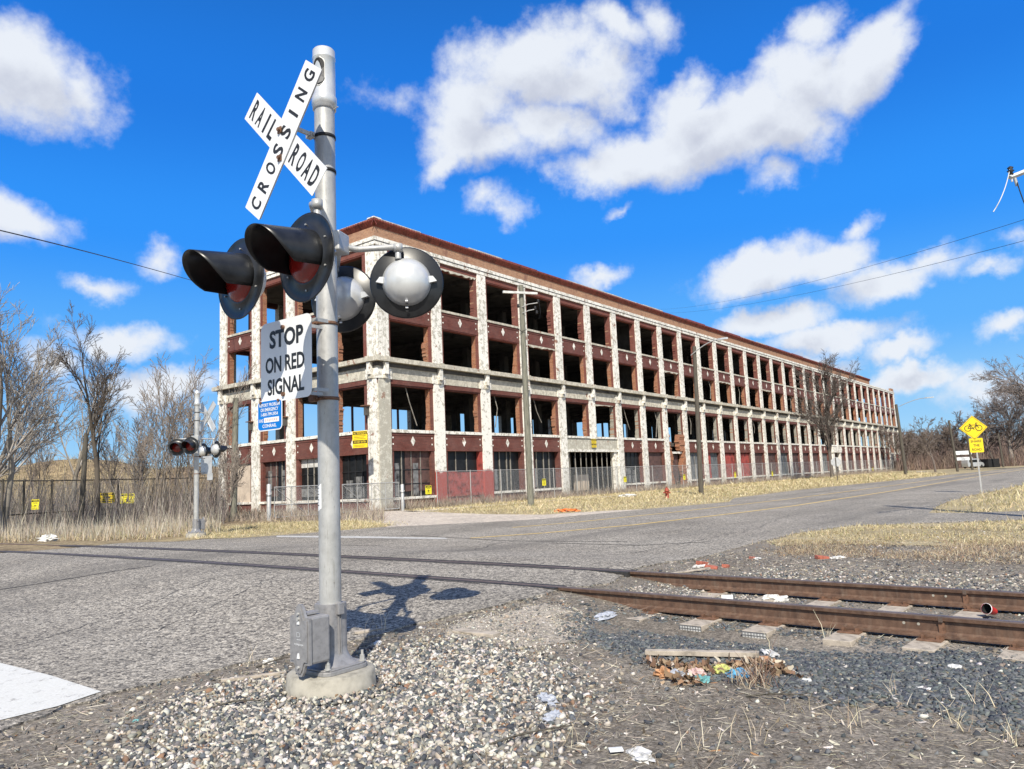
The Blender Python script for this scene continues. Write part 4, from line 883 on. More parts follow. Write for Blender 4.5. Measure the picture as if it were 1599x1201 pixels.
def spandrel(fr, a0, a1, c, z0, z1, sill, seed=0, dia=True):
    m = MB(); wbox(m, fr, a0, a1, -.38, -.015, z0, z1, 'brick_dark')
    wbox(m, fr, a0, a1, -.016, .005, z0, z0 + .22, 'brick_dark'); wbox(m, fr, a0, a1, -.016, .012, z1 - .16, z1, 'brick_dark')
    s = m.build('spandrel_panel', fac); m = MB(); zc = (z0 + z1) / 2 + .05; dd = (.19, .30)
    fr2 = fr
    P = [fr2 @ Vector((c + x, .0, zc + z)) for x, z in ((-dd[0], 0), (0, -dd[1]), (dd[0], 0), (0, dd[1]))]; Q = [fr2 @ Vector((c + x, -.02, zc + z)) for x, z in ((-dd[0], 0), (0, -dd[1]), (dd[0], 0), (0, dd[1]))]
    m.add(P + Q, [(0, 1, 2, 3), (0, 4, 5, 1), (1, 5, 6, 2), (2, 6, 7, 3), (3, 7, 4, 0)], 'paint_white')
    for x in (a0 + .22, a1 - .22):
        for z in (zc - .19, zc + .2): wbox(m, fr, x - .045, x + .045, -.02, -.004, z - .045, z + .045, 'paint_white')
    if dia: m.build('stone_inlay', s)
    m = MB(); r = random.Random(seed); wbox(m, fr, a0 + .02, a1 - .02, -.42, .07, z1 + .001, z1 + sill, 'paint_white' if sill > .17 else 'concrete_grey_band'); m.build('sill', s); return s
def ground_infill(fr, a0, a1, kind, seed):
    r = random.Random(seed); m = MB(); z0, z1 = .68, 3.43; w = a1 - a0
    if kind != 'open': wbox(m, fr, a0, a1, -.42, -.05, 0, .53, 'brick_dark' if kind != 'redwall' else 'red_paint'); wbox(m, fr, a0, a1, -.45, .04, .53, .68, 'paint_white' if kind != 'redwall' else 'red_paint')
    wbox(m, fr, a0, a0 + .28, -.38, -.03, z0, z1, 'brick_dark'); wbox(m, fr, a1 - .28, a1, -.38, -.03, z0, z1, 'brick_dark' if kind != 'redwall' else 'red_paint')
    o = m.build('ground_floor_wall', fac); m = MB(); b0, b1 = a0 + .28, a1 - .28
    if kind in ('window', 'white_top', 'glazed'):
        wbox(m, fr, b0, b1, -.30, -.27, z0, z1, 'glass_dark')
        for i in range(1, 4): x = b0 + (b1 - b0) * i / 4; wbox(m, fr, x - .03, x + .03, -.268, -.22, z0, z1, 'mullion' if kind != 'window' else 'black_matte')
        for z in (1.45, 2.3): wbox(m, fr, b0, b1, -.268, -.225, z - .03, z + .03, 'black_matte')
        if kind == 'white_top': wbox(m, fr, b0, b1, -.262, -.24, 2.75, z1, 'board_white'); wbox(m, fr, b0 + .4, b1, -.262, -.24, .9, 1.5, 'glass_pale')
        if kind == 'window': wbox(m, fr, b0 + .5, b0 + 1.3, -.262, -.24, .75, 2.0, 'glass_pale'); wbox(m, fr, b0 + 1.5, b0 + 2.1, -.262, -.24, .75, 1.8, 'glass_pale')
        if kind == 'glazed':
            for q in (.15, 1.75): wbox(m, fr, b0 + q, b0 + q + .45, -.262, -.24, .75, 2.7, 'glass_pale')
            wbox(m, fr, b0 + 1.1, b1, -.266, -.245, 1.0, z1, 'board_brown')
    elif kind == 'redwall':
        wbox(m, fr, b0, b1, -.34, -.06, z0, 2.05, 'red_paint'); wbox(m, fr, b0, b0 + .9, -.34, -.06, 2.05, 2.0 + .0 + .12, 'red_paint')
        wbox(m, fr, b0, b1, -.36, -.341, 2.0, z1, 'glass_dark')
        for i in (1, 2): x = b0 + (b1 - b0) * i / 3; wbox(m, fr, x - .03, x + .03, -.34, -.30, 2.1, z1, 'mullion')
    elif kind in ('bars',):
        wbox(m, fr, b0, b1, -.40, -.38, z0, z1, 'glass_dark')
        for i in range(1, 4): x = b0 + (b1 - b0) * i / 4 + r.uniform(-.2, .2); wbox(m, fr, x - .04, x + .04, -.378, -.32, z0, z1, 'mullion')
        if r.random() < .7: wbox(m, fr, b0 + .1, b0 + .7, -.375, -.34, .8, 2.2, 'glass_pale')
    elif kind == 'red_board': wbox(m, fr, b0, b1, -.30, -.20, z0, z1 - .1, 'red_paint'); wbox(m, fr, b0 + .1, b0 + .14, -.199, -.19, z0, z1 - .1, 'mullion')
    elif kind == 'beige_board': wbox(m, fr, a0 + .1, b1, -.30, -.10, .0, z1, 'board_beige')
    elif kind == 'grey_board':
        wbox(m, fr, b0, b1, -.30, -.24, z0, z1, 'board_grey')
        for i in range(3): x = b0 + (b1 - b0) * (i + .5) / 3; wbox(m, fr, x - .025, x + .025, -.239, -.2, z0, z1, 'mullion')
    elif kind == 'half_red': wbox(m, fr, b0, b0 + 1.0, -.30, -.2, z0, z1, 'red_paint'); wbox(m, fr, b0 + 1.0, b1, -.33, -.3, z0, z1, 'board_grey')
    elif kind == 'brown_board':
        wbox(m, fr, b0, b1, -.30, -.22, z0, z1, 'board_brown'); wbox(m, fr, b0, b1, -.219, -.20, 2.0, 2.05, 'brick_dark')
    if kind != 'open': m.build('shopfront', o)
    return o
fr = frame('front'); W_ = .92
kinds = ['glazed', 'redwall', 'bars', 'bars', 'open', 'open', 'window', 'brown_board', 'broken', 'grey_board', 'half_red', 'red_board', 'red_board', 'brown_board', 'brown_board', 'grey_board', 'brown_board', 'brown_board', 'brown_board', 'grey_board', 'open2', 'brown_board', 'brown_board', 'brown_board', 'brown_board', 'brown_board', 'brown_board', 'grey_board', 'brown_board', 'broken2', 'broken2']
for i, a in enumerate(pF):
    if i == 5:
        m = MB(); wbox(m, fr, a - W_ / 2, a + W_ / 2, -.55, .10, 4.5, 7.7, 'paint_white'); wbox(m, fr, a - W_ / 2 + .02, a + W_ / 2 - .02, -.55, .08, 8.99, 15.83, 'paint_white'); wbox(m, fr, a - .58, a + .58, -.5, .13, 7.701, 8.3, 'paint_white'); wbox(m, fr, a - .14, a + .14, .131, .36, 7.95, 8.68, 'paint_white')
        wbox(m, fr, a - .14, a + .14, .36, .455, 8.72, 9.0, 'concrete_grey_band'); m.build('pier', fac); continue
    pier(fr, a, .94 if i == 0 else W_, corner=(i == 0), red=(i in (1, 2)))
far_surrounds = MB()
for i, c in enumerate(dF):
    a0, a1 = pF[i] + W_ / 2, pF[i + 1] - W_ / 2
    spandrel(fr, a0, a1, c, 11.44, 12.52, .15, i)
    if i not in (4, 5, 8, 29, 30): spandrel(fr, a0, a1, c, 3.43, 4.52, .19, i + 50)
    ij = far_surrounds if i >= 29 else None
    opening(fr, a0, a1, 12.671, 15.45, 'brick_red_pier', seed=i, rag=.07, broken='brick_red_pier', into=ij)
    opening(fr, a0, a1, 8.981, 11.44, 'brick_red_pier', seed=i + 100, rag=.20, into=ij)
    opening(fr, a0, a1, 4.72 if i not in (8, 29, 30) else 3.4, 7.42, 'brick_dark', seed=i + 200, rag=.16, broken='brick_orange' if i < 5 else 'concrete', into=ij)
    k = kinds[i]
    if k not in ('broken', 'open', 'open2', 'broken2'): ground_infill(fr, a0, a1, k, i)
    elif k == 'broken':
        m = MB(); r = random.Random(9)
        for side_, xx in ((1, a0), (-1, a1)):
            zz = .2
            while zz < 5.2:
                e = (.35 + .35 * math.sin(zz * 1.3 + side_) ** 2 + (.5 if side_ < 0 and zz > 3.4 else 0)) * (1 if zz < 4.4 or side_ < 0 else .3) + r.uniform(0, .12); wbox(m, fr, min(xx, xx + side_ * e), max(xx, xx + side_ * e), -.45, .02 + r.uniform(0, .08), zz, zz + .15, 'brick_orange'); zz += .152
        wbox(m, fr, a0, a1, -.4, -.1, 3.3, 3.5, 'paint_white'); o = m.build('broken_brick_wall', fac)
        m = MB(); wbox(m, fr, a0 + .6, a1 - .8, -.5, -.45, .5, 3.2, 'board_brown'); m.build('boarding', o)
    elif k == 'broken2':
        m = MB(); wbox(m, fr, a0, a1, -.4, -.02, 3.3, 3.6, 'paint_white'); wbox(m, fr, a0, a1, -.4, -.06, 0, 3.3, 'red_paint' if i == 30 else 'board_grey')
        if i == 29:
            r = random.Random(2); zz = 3.6
            while zz < 5.4: wbox(m, fr, a0, a1 - (a1 - a0) * (zz - 3.6) / 2.2 + r.uniform(-.2, .2), -.4, -.05, zz, zz + .15, 'brick_orange'); zz += .152
        m.build('ground_floor_wall', fac)
far_surrounds.build('window_surround', fac)['kind'] = 'stuff'
rd_ = random.Random(31)
for i in (0, 2, 3, 6, 7, 9, 10, 12, 13, 15, 16, 18, 21, 24):      # bent window bars and hanging debris left in some bays
    a0, a1 = pF[i] + W_ / 2 + .2, pF[i + 1] - W_ / 2 - .2; zb = rd_.choice([(4.75, 7.4), (4.75, 7.4), (9.0, 11.4)]); x = rd_.uniform(a0 + .4, a1 - .8); m = MB()
    x2 = x + rd_.uniform(-.5, .9); m.tube([fr @ Vector((x, -.3, zb[1])), fr @ Vector((x + .2, -.2, (zb[0] + zb[1]) / 2 + .4)), fr @ Vector((x2 + .3, -.25, zb[0] + rd_.uniform(.1, 1.3)))], .035, 'mullion', 5); m.build('bent_bar', fac)
for i in (1, 3, 5, 8, 11, 14, 17, 19, 22, 25, 27):                  # ragged concrete where the lintel edge broke away
    a0, a1 = pF[i] + W_ / 2, pF[i + 1] - W_ / 2; zt_ = rd_.choice([15.45, 7.42, 7.42, 11.44]); x = a0 + .1; pts = []
    while x < a1 - .1: pts.append((x, zt_ - rd_.uniform(.0, .16))); x += rd_.uniform(.12, .4)
    m = MB(); poly = [(a0 + .05, zt_ + .05)] + pts + [(a1 - .05, zt_ + .05)]; A_1 = [tuple(fr @ Vector((p, .02, z))) for p, z in poly]; B_1 = [tuple(fr @ Vector((p, -.1, z))) for p, z in poly]; n_ = len(poly)
    m.add(A_1 + B_1, [tuple(range(n_)), tuple(range(n_, 2 * n_))[::-1]] + [(q, n_ + q, n_ + (q + 1) % n_, (q + 1) % n_) for q in range(n_)], 'concrete_grey_band'); m.build('broken_lintel_edge', fac)
m = MB(); a0, a1 = pF[4] + W_ / 2, pF[6] - W_ / 2
wbox(m, fr, a0, a1, -.42, -.01, 3.62, 4.50, 'paint_worn'); wbox(m, fr, a0, a1, -.42, .05, 3.43, 3.62, 'paint_white'); wbox(m, fr, a0, a1, -.42, .07, 4.53, 4.69, 'paint_white')
o = m.build('entrance_lintel', fac); m = MB()
for i in range(9): x = a0 + .7 + i * .82; wbox(m, fr, x - .03, x + .03, -.3, -.24, 0, 3.43, 'mullion')
wbox(m, fr, a1 - .55, a1 - .1, -.45, -.05, 0, 3.43, 'paint_white'); m.build('entrance_bars', o)
m = MB(); wbox(m, fr, a0 + 1.2, a0 + 3.4, -2.2, -2.1, .3, 2.9, 'board_grey'); wbox(m, fr, a0 + 3.0, a0 + 5.2, -1.5, -1.4, .3, 1.6, 'board_beige'); m.build('entrance_boarding', o)
# porch near the far end
m = MB(); c20 = dF[20]; wbox(m, fr, c20 - 2.2, c20 - 1.5, .1, .5, 0, 3.5, 'paint_white'); wbox(m, fr, c20 + 1.5, c20 + 2.2, .1, .5, 0, 3.5, 'paint_white'); wbox(m, fr, c20 - 2.4, c20 + 2.4, .1, .6, 3.5, 4.4, 'paint_white'); wbox(m, fr, c20 - 1.4, c20 + 1.4, -.4, -.1, 0, 3.4, 'board_brown'); m.build('entrance_portal', fac)
# left facade
fl = frame('left'); kl = ['window', 'white_top', 'glazed', 'beige_board']
for i, a in enumerate(pL): pier(fl, a, .80 if i == 0 else .88, corner=False)
for i in range(4):
    a0, a1 = pL[i] + .44, pL[i + 1] - .44; c = (2.3, 6.27, 10.24, 14.24)[i]
    spandrel(fl, a0, a1, c, 11.44, 12.48, .15, i); spandrel(fl, a0, a1, c, 3.30, 4.52, .19, i + 50)
    opening(fl, a0, a1, 12.671, 15.45, 'brick_red_pier', seed=i + 300, rag=.08, jl=.36, jr=.14)
    opening(fl, a0, a1, 8.981, 11.44, 'brick_red_pier', seed=i + 320, rag=.1, jl=.36, jr=.14)
    opening(fl, a0, a1, 4.72, 7.42, 'brick_dark', seed=i + 340, rag=.1, jl=.36, jr=.14)
    ground_infill(fl, a0, a1, kl[i], i)
    m = MB(); z = 6.1; wbox(m, fl, pL[i] + .15, pL[i] + .65, .1, .42, z, z + .06, 'steel_rusty'); wbox(m, fl, pL[i] + .25, pL[i] + .45, .1, .35, z - .55, z - .05, 'concrete_dark'); m.build('floodlight', fac)
# end and back facades, simpler but with the same openings
def plain(side, piers, w, dx=0):
    f2 = frame(side)
    for i, a in enumerate(piers):
        m = MB(); wbox(m, f2, a - w / 2, a + w / 2, -.5, 0, 0, 16.3, 'paint_worn'); m.build('rear_pier', fac)
    for i in range(len(piers) - 1):
        a0, a1 = piers[i] + w / 2, piers[i + 1] - w / 2
        low = 4.4 if rb.random() < .85 or i < 9 else .8
        if side == 'back':                    # a rear bay: one wall with its window holes, joined by a thin mullion
            m = MB(); x = a0 + (a1 - a0) * rb.uniform(.3, .7); w2 = .22 if i > 3 and rb.random() < .7 else .10
            for z0, z1 in ((0, low), (8.16, 8.98), (11.5, 12.6), (15.5, 16.35)): wbox(m, f2, a0, a1, -.35, -.05, z0, z1, 'brick_dark')
            wbox(m, f2, x, x + w2, -.30, -.10, .1, 16.2, 'brick_dark')
            if i > 12 and rb.random() < .3: wbox(m, f2, a0, a1, -.29, -.11, 4.3, 8.2, 'board_brown')
            m.build('rear_wall', fac)
        else:
            for z0, z1 in ((0, low), (7.5, 8.98), (11.5, 12.6), (15.5, 16.35)): m = MB(); wbox(m, f2, a0, a1, -.35, -.05, z0, z1, 'brick_dark'); m.build('end_wall_panel', fac)
plain('back', pF, 1.0); plain('right', [.4, 4.3, 8.33, 12.25, 16.3], .9)
# floors, roof, beams
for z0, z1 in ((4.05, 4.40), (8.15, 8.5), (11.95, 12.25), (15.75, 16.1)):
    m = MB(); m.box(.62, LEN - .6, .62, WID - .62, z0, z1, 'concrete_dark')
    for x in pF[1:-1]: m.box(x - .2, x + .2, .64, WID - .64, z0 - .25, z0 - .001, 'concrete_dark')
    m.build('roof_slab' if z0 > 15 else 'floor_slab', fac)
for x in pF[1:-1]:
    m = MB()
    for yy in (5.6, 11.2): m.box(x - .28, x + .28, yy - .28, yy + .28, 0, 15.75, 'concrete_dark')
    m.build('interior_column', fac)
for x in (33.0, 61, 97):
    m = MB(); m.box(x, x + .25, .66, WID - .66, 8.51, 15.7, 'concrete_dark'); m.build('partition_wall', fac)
# continuous bands: beam, cornice, white band, brick frieze, tiled eave
def ring(m, z0, z1, o_out, o_in, mat, x1=LEN, back=True):
    m.box(-o_out, x1 + (o_out if x1 == LEN else 0), -o_out, -o_in, z0, z1, mat); m.box(-o_out, -o_in, -o_in, WID + o_out, z0, z1, mat); back and m.box(-o_in, x1 + (o_out if x1 == LEN else 0), WID + o_in, WID + o_out, z0, z1, mat)
    if x1 == LEN: m.box(LEN + o_in, LEN + o_out, -o_in, WID + o_in, z0, z1, mat)
m = MB(); ring(m, 7.72, 8.299, .05, -.35, 'concrete_grey_band', back=False); ring(m, 7.43, 7.719, .03, -.35, 'brick_dark', back=False); m.build('beam_band', fac)
m = MB(); ring(m, 8.30, 8.45, .06, -.4, 'concrete_grey_band'); ring(m, 8.451, 8.70, .14, -.4, 'concrete_dark'); ring(m, 8.701, 8.975, .42, -.4, 'concrete_grey_band'); m.build('cornice', fac)  # dark middle band: shade under the cornice put into the colour
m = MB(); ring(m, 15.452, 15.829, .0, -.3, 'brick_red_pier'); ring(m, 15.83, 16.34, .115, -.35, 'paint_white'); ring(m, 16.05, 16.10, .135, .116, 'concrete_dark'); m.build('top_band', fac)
xe = 123.1
m = MB(); ring(m, 16.342, 17.0, .06, -.3, 'brick_frieze', xe); m.box(.04, xe, .04, .3, 16.342, 17.0, 'brick_frieze')
m.box(141.5, 144.0, -.02, .35, 16.342, 16.95, 'brick_frieze'); m.build('brick_frieze', fac)
m = MB(); r = random.Random(8)
def eave(m, p0, p1, outv, n):
    p0, p1, outv = np.array(p0, float), np.array(p1, float), np.array(outv, float)
    for i in range(n):
        a = p0 + (p1 - p0) * i / n; b_ = p0 + (p1 - p0) * (i + .80) / n; c_ = p0 + (p1 - p0) * (i + 1) / n
        for q0, q1, dz_ in ((a, b_, 0), (b_, c_, -.035)):
            P = [(q0[0], q0[1], 16.95), (q1[0], q1[1], 16.95), (q1[0] + outv[0], q1[1] + outv[1], 17.27 + dz_), (q0[0] + outv[0], q0[1] + outv[1], 17.27 + dz_)]
            Q = [(x, y, z + .10) for x, y, z in P]; m.add(P + Q, [(0, 1, 2, 3), (7, 6, 5, 4), (3, 2, 6, 7), (0, 4, 5, 1), (1, 5, 6, 2), (0, 3, 7, 4)], 'tile_red')
eave(m, (-.30, -.06, 0), (xe, -.06, 0), (0, -.24, 0), 560); eave(m, (-.06, 17.0, 0), (-.06, -.30, 0), (-.24, 0, 0), 80)
o = m.build('tiled_eave', fac); m = MB()
x = 0
while x < xe - 3:
    w = r.uniform(3, 6); hh = r.choice([.0, .05, .09]); m.box(x, x + w, -.29, .2, 17.34, 17.38 + hh * .8, 'concrete_grey_band' if r.random() < .5 else 'tile_red'); x += w + r.choice([0, 0, .8])
m.box(-.29, .2, .3, 17.0, 17.34, 17.39, 'concrete_grey_band'); m.box(-.30, .3, -.30, .3, 17.40, 17.47, 'paint_white'); m.box(.21, xe, .0, .29, 17.001, 17.335, 'brick_frieze'); m.build('coping', o)
m = MB(); m.box(.3, xe, .305, WID, 16.30, 16.36, 'concrete_dark'); m.build('roof_surface', fac)
for o in fac.children_recursive:
    if o.name.startswith('broken'): o['label'] = 'ragged broken brick around a torn out bay'

# ------------------------------------------------------------------ poles, fences, signs, hydrant
def XY(px, py): q = G(px, py); return q
def far_xy(px, Y, py=740): P = at_dist(px, py, Y); return (float(P[0]), float(P[1]))
ROADV = Vector((.61, .79, 0)); ACROSS = Vector((.79, -.61, 0))
def utility_pole(name, base, ztop, r0, r1, mat, lean=(0, 0), label='', group='utility poles along the road'):
    t = empty(name, (base[0], base[1], 0)); tag(t, label, 'utility pole', group)
    m = MB(); m.tube([(lean[0] * i / 6, lean[1] * i / 6, ztop * i / 6 - .1) for i in range(7)], [r0 + (r1 - r0) * i / 6 for i in range(7)], mat, 14); m.build('pole', t); return t
b1 = XY(829, 790)
p1 = utility_pole('utility_pole', b1, zat(*b1, 443), .175, .135, 'pole_wood', label='pale green-grey wooden pole with a white crossarm, nearest the corner of the factory')
z = zat(*b1, 459); d = Vector((math.cos(R(20)), math.sin(R(20)), 0)); m = MB()
M = Matrix.Translation((0, 0, z)) @ Matrix.Rotation(R(20), 4, 'Z'); m.box(-1.15, .85, -.30, -.18, -.06, .06, 'board_white', M); m.build('crossarm', p1)
z = zat(*b1, 487); m = MB()
for dz_, L_ in ((0, .75), (.35, .9)):
    m.tube([(0, -.16, z + dz_ - .12), (.35, -.25, z + dz_), (L_, -.3, z + dz_ + .05)], .025, 'galv', 8)
m.build('bracket', p1); m = MB()
for q in ((.72, -.3, z + .12), (.9, -.3, z + .5), (.8, -.3, z - .12), (-.2, -.2, z + .3)): m.lathe([(0, -.1), (.05, -.1), (.08, -.04), (.04, 0), (.08, .05), (.03, .1), (0, .1)], 'black_matte', 12, Matrix.Translation(q))
m.tube([(.95, -.3, z + .4), (1.0, -.32, z - .2), (.9, -.3, z - .5)], .008, 'wire', 5); m.build('insulator', p1)
m = MB(); z = zat(*b1, 516); m.tube([(-.3, -.2, z + .1), (-.1, -.2, z - .1), (.2, -.2, z)], .02, 'wire', 6); m.build('cable_loop', p1)
def lamp_arm(t, z0, L_, rise, dirv, head=.55):
    m = MB(); dv = Vector(dirv); pts = [dv * (L_ * i / 8) + Vector((0, 0, z0 + rise * math.sin(math.pi / 2 * i / 8))) for i in range(9)]
    m.tube(pts, .035, 'galv', 8); a = m.build('lamp_arm', t)
    m = MB(); p = pts[-1]; an = math.atan2(dv.y, dv.x); M = Matrix.Translation(p) @ Matrix.Rotation(an, 4, 'Z'); m.prism([(-.05, -.06), (.2, -.13), (head, -.12), (head + .1, 0), (head, .12), (.2, .13), (-.05, .06)], -.05, .06, 'alu_white', M); m.build('lamp_head', a)
b2 = XY(1095, 772); p2 = utility_pole('utility_pole', b2, zat(*b2, 539), .16, .12, 'pole_dark', (.25, 0), 'dark wooden pole with a street lamp arm, behind the fire hydrant')
lamp_arm(p2, zat(*b2, 555), 1.9, .75, ACROSS)
b3 = XY(1415, 742); p3 = utility_pole('utility_pole', b3, zat(*b3, 630), .20, .15, 'pole_dark', (-.3, 0), 'dark pole with a street lamp arm, just past the far end of the factory')
lamp_arm(p3, zat(*b3, 635), 2.9, .75, ACROSS, .8)
for (bx, by, ty, lx, lab) in ((1495.6, 736.5, 655, -.4, 'dark bare pole left of the bicycle sign, leaning slightly left'), (1519, 734, 662, -.3, 'dark bare pole directly left of the bicycle sign post'), (1567, 729.5, 676, -.2, 'thin far pole right of the bicycle sign beside a large tree')):
    b_ = XY(bx, by); utility_pole('utility_pole', b_, zat(*b_, ty), .16, .13, 'pole_dark', (lx, 0), lab)
b4 = far_xy(365, 40); utility_pole('utility_pole', b4, zat(*b4, 619), .17, .15, 'pole_wood', (.1, 0), 'plain pale wooden pole in front of the short side of the factory')
b5 = far_xy(128, 36); utility_pole('utility_pole', b5, zat(*b5, 674), .13, .10, 'pole_dark', (.15, 0), 'dark reddish stub pole rising from the brush left of the yellow signs')
# pole outside the right side whose crossarm reaches into the picture
bp = at_dist(1720, 740, 16); pr = utility_pole('utility_pole', (float(bp[0]), float(bp[1])), 9.6, .17, .13, 'pole_wood', (0, 0), 'wooden pole beyond the right side, only its crossarm tip with an insulator shows')
A_ = Vector(at_dist(1577, 277.5, 15)); B_ = Vector(at_dist(1740, 213, 16.2)); o_ = pr.location; m = MB(); u_ = (B_ - A_).normalized()
m.tube([A_ - o_, B_ - o_], .05, 'board_white', 4, smooth=False); m.build('crossarm', pr)
m = MB(); q = A_ - o_ + u_ * .05; m.lathe([(0, .05), (.05, .06), (.03, .10), (.07, .13), (.035, .16), (.06, .20), (.02, .23), (0, .23)], 'black_matte', 14, Matrix.Translation(q)); m.tube([q - Vector((0, 0, .1)), q + Vector((0, 0, .06))], .02, 'alu_white', 8); m.build('insulator', pr)
m = MB(); q2 = A_ - o_ + u_ * .15; m.tube([q2 - Vector((0, 0, .05)), q2 + Vector((.03, 0, -.22))], .03, 'galv', 8); m.build('clamp', pr)
def wire(name, P, r_, mat, label):
    m = MB(); m.tube(P, r_, mat, 5); o = m.build(name); return tag(origin(o, P[0]), label, 'wire')
def qpts(pl_, n=14):   # quadratic through three (px, py, Y)
    out = []
    for i in range(n + 1):
        t = i / n; w = ((1 - t) * (1 - 2 * t), 4 * t * (1 - t), t * (2 * t - 1)); q = [sum(w[k] * pl_[k][j] for k in range(3)) for j in range(3)]; out.append(Vector(at_dist(*q)))
    return out
wire('overhead_wire', qpts([(-60, 346, 20), (150, 397, 26), (347, 452, 52)]), .018, 'wire', 'single thin dark wire sloping down from the left to the factory corner')
wire('overhead_wire', qpts([(1000, 482, 90), (1219.5, 452, 40), (1640, 330, 18)]), .006, 'wire', 'upper thin wire rising to the right above the factory roof')
wire('overhead_wire', qpts([(1000, 487, 90), (1219.5, 466, 40), (1640, 365, 18)]), .006, 'wire', 'lower thin wire rising to the right above the factory roof')
wire('overhead_wire', qpts([(1589, 285, 15), (1593, 300, 15), (1610, 345, 15)]), .012, 'wire', 'short dark wire dropping from the crossarm at the right side')
wire('overhead_wire', qpts([(1577, 263, 15), (1567, 300, 15), (1551, 331, 15)]), .010, 'straw_rope' if 'straw_rope' in MATS else 'board_white', 'loose pale wire hanging from the insulator at the right side')

# chain link fences
def fabric(name, pts, z0, z1, parent):
    m = MB(); n = len(pts); vs = []; L_ = 0; uvs = []
    for i, p in enumerate(pts):
        if i: L_ += math.hypot(pts[i][0] - pts[i - 1][0], pts[i][1] - pts[i - 1][1])
        vs += [(p[0], p[1], z0), (p[0], p[1], z1)]; uvs += [(L_, z0), (L_, z1)]
    m.add(vs, [(2 * i, 2 * i + 2, 2 * i + 3, 2 * i + 1) for i in range(n - 1)], 'chain_link'); o = m.build(name, parent); uvl = o.data.uv_layers.new(name='UVMap')
    for lp in o.data.loops: uvl.data[lp.index].uv = uvs[lp.vertex_index]
    return o
def fence(name, pts, h, label, mat='galv', r_=.03, rails=(1.0,), group=None):
    b_ = pts[0]; t = empty(name, (b_[0], b_[1], 0)); tag(t, label, 'fence', group); q = [(p[0] - b_[0], p[1] - b_[1]) for p in pts]
    for p in q:
        m = MB(); m.tube([(p[0], p[1], -.05), (p[0], p[1], h + .05)], r_, mat, 8); m.build('fence_post', t)
    for k in rails:
        m = MB(); m.tube([(p[0], p[1], h * k) for p in q], r_ * .6, mat, 6); m.build('rail', t)
    fabric('wire_mesh', [(x, y + .035) for x, y in q], .03, h, t); return t
dfv = Vector((math.cos(TH), math.sin(TH), 0)); nfv = Vector((math.sin(TH), -math.cos(TH), 0)); C0 = Vector((CX, CY, 0))
fp = [C0 + dfv * (3.0 + 3.05 * i) + nfv * 1.7 for i in range(47)]
fp += [fp[-1] + dfv * 4 - nfv * 3, fp[-1] + dfv * 10 - nfv * 12]
fence('chain_link_fence', [(p.x, p.y) for p in fp], 2.1, 'long chain link fence in front of the factory along the road', rails=(1.0,))
g0, g1 = Vector((*XY(420, 813), 0)), Vector((*XY(629, 797), 0))
def big_post(p, py, lab):
    m = MB(); h = zat(p.x, p.y, py); m.lathe([(.10, -.05), (.10, h), (.07, h + .03), (0, h + .05)], 'galv', 20); m.lathe([(.115, h * .68), (.115, h * .70)], 'black_matte', 16); m.box(-.13, .13, -.03, .03, h * .74, h * .78, 'galv')
    o = m.build('gate_post'); o.location = p; tag(o, lab, 'post', 'thick steel gate posts'); return h
big_post(g0, 757, 'thick galvanised post left of the mast, in front of the short factory side'); big_post(g1, 757, 'thick galvanised post by the corner pier of the factory')
def gate(a, b_, h, lab):
    t = empty('chain_link_gate', (a.x, a.y, 0)); tag(t, lab, 'gate', 'chain link gate leaves'); d = b_ - a
    m = MB(); n = 4
    m.tube([(0, 0, .12), (0, 0, h), (d.x, d.y, h), (d.x, d.y, .12), (0, 0, .12)], .025, 'galv', 8, smooth=False); m.tube([(0, 0, h * .45), (d.x, d.y, h * .45)], .018, 'galv', 6)
    for i in range(1, n): m.tube([(d.x * i / n, d.y * i / n, .12), (d.x * i / n, d.y * i / n, h)], .02, 'galv', 6)
    m.tube([(0, 0, h), (d.x * .5, d.y * .5, .12)], .014, 'galv', 6); m.tube([(d.x, d.y, .12), (d.x * .5, d.y * .5, h)], .014, 'galv', 6); m.build('gate_frame', t)
    fabric('wire_mesh', [(0, .03), (d.x, d.y + .03)], .12, h, t)
dd_ = (g1 - g0); gate(g0 + dd_ * .035, g0 + dd_ * .49, 1.55, 'chain link gate leaf on the left, behind the pole of the mast'); gate(g0 + dd_ * .51, g1 - dd_ * .03, 1.55, 'chain link gate leaf on the right, against the factory corner')
lf = [(far_xy(x, Y)) for x, Y in ((-70, 31), (5, 33), (38, 34.5), (82, 36.5), (130, 38), (185, 40), (240, 42), (292, 44), (338, 47))]
lt = fence('rusty_fence', lf, 2.35, 'dark rusty wire fence between bare trees on the left', 'pole_dark', .05, rails=(.99, .35))
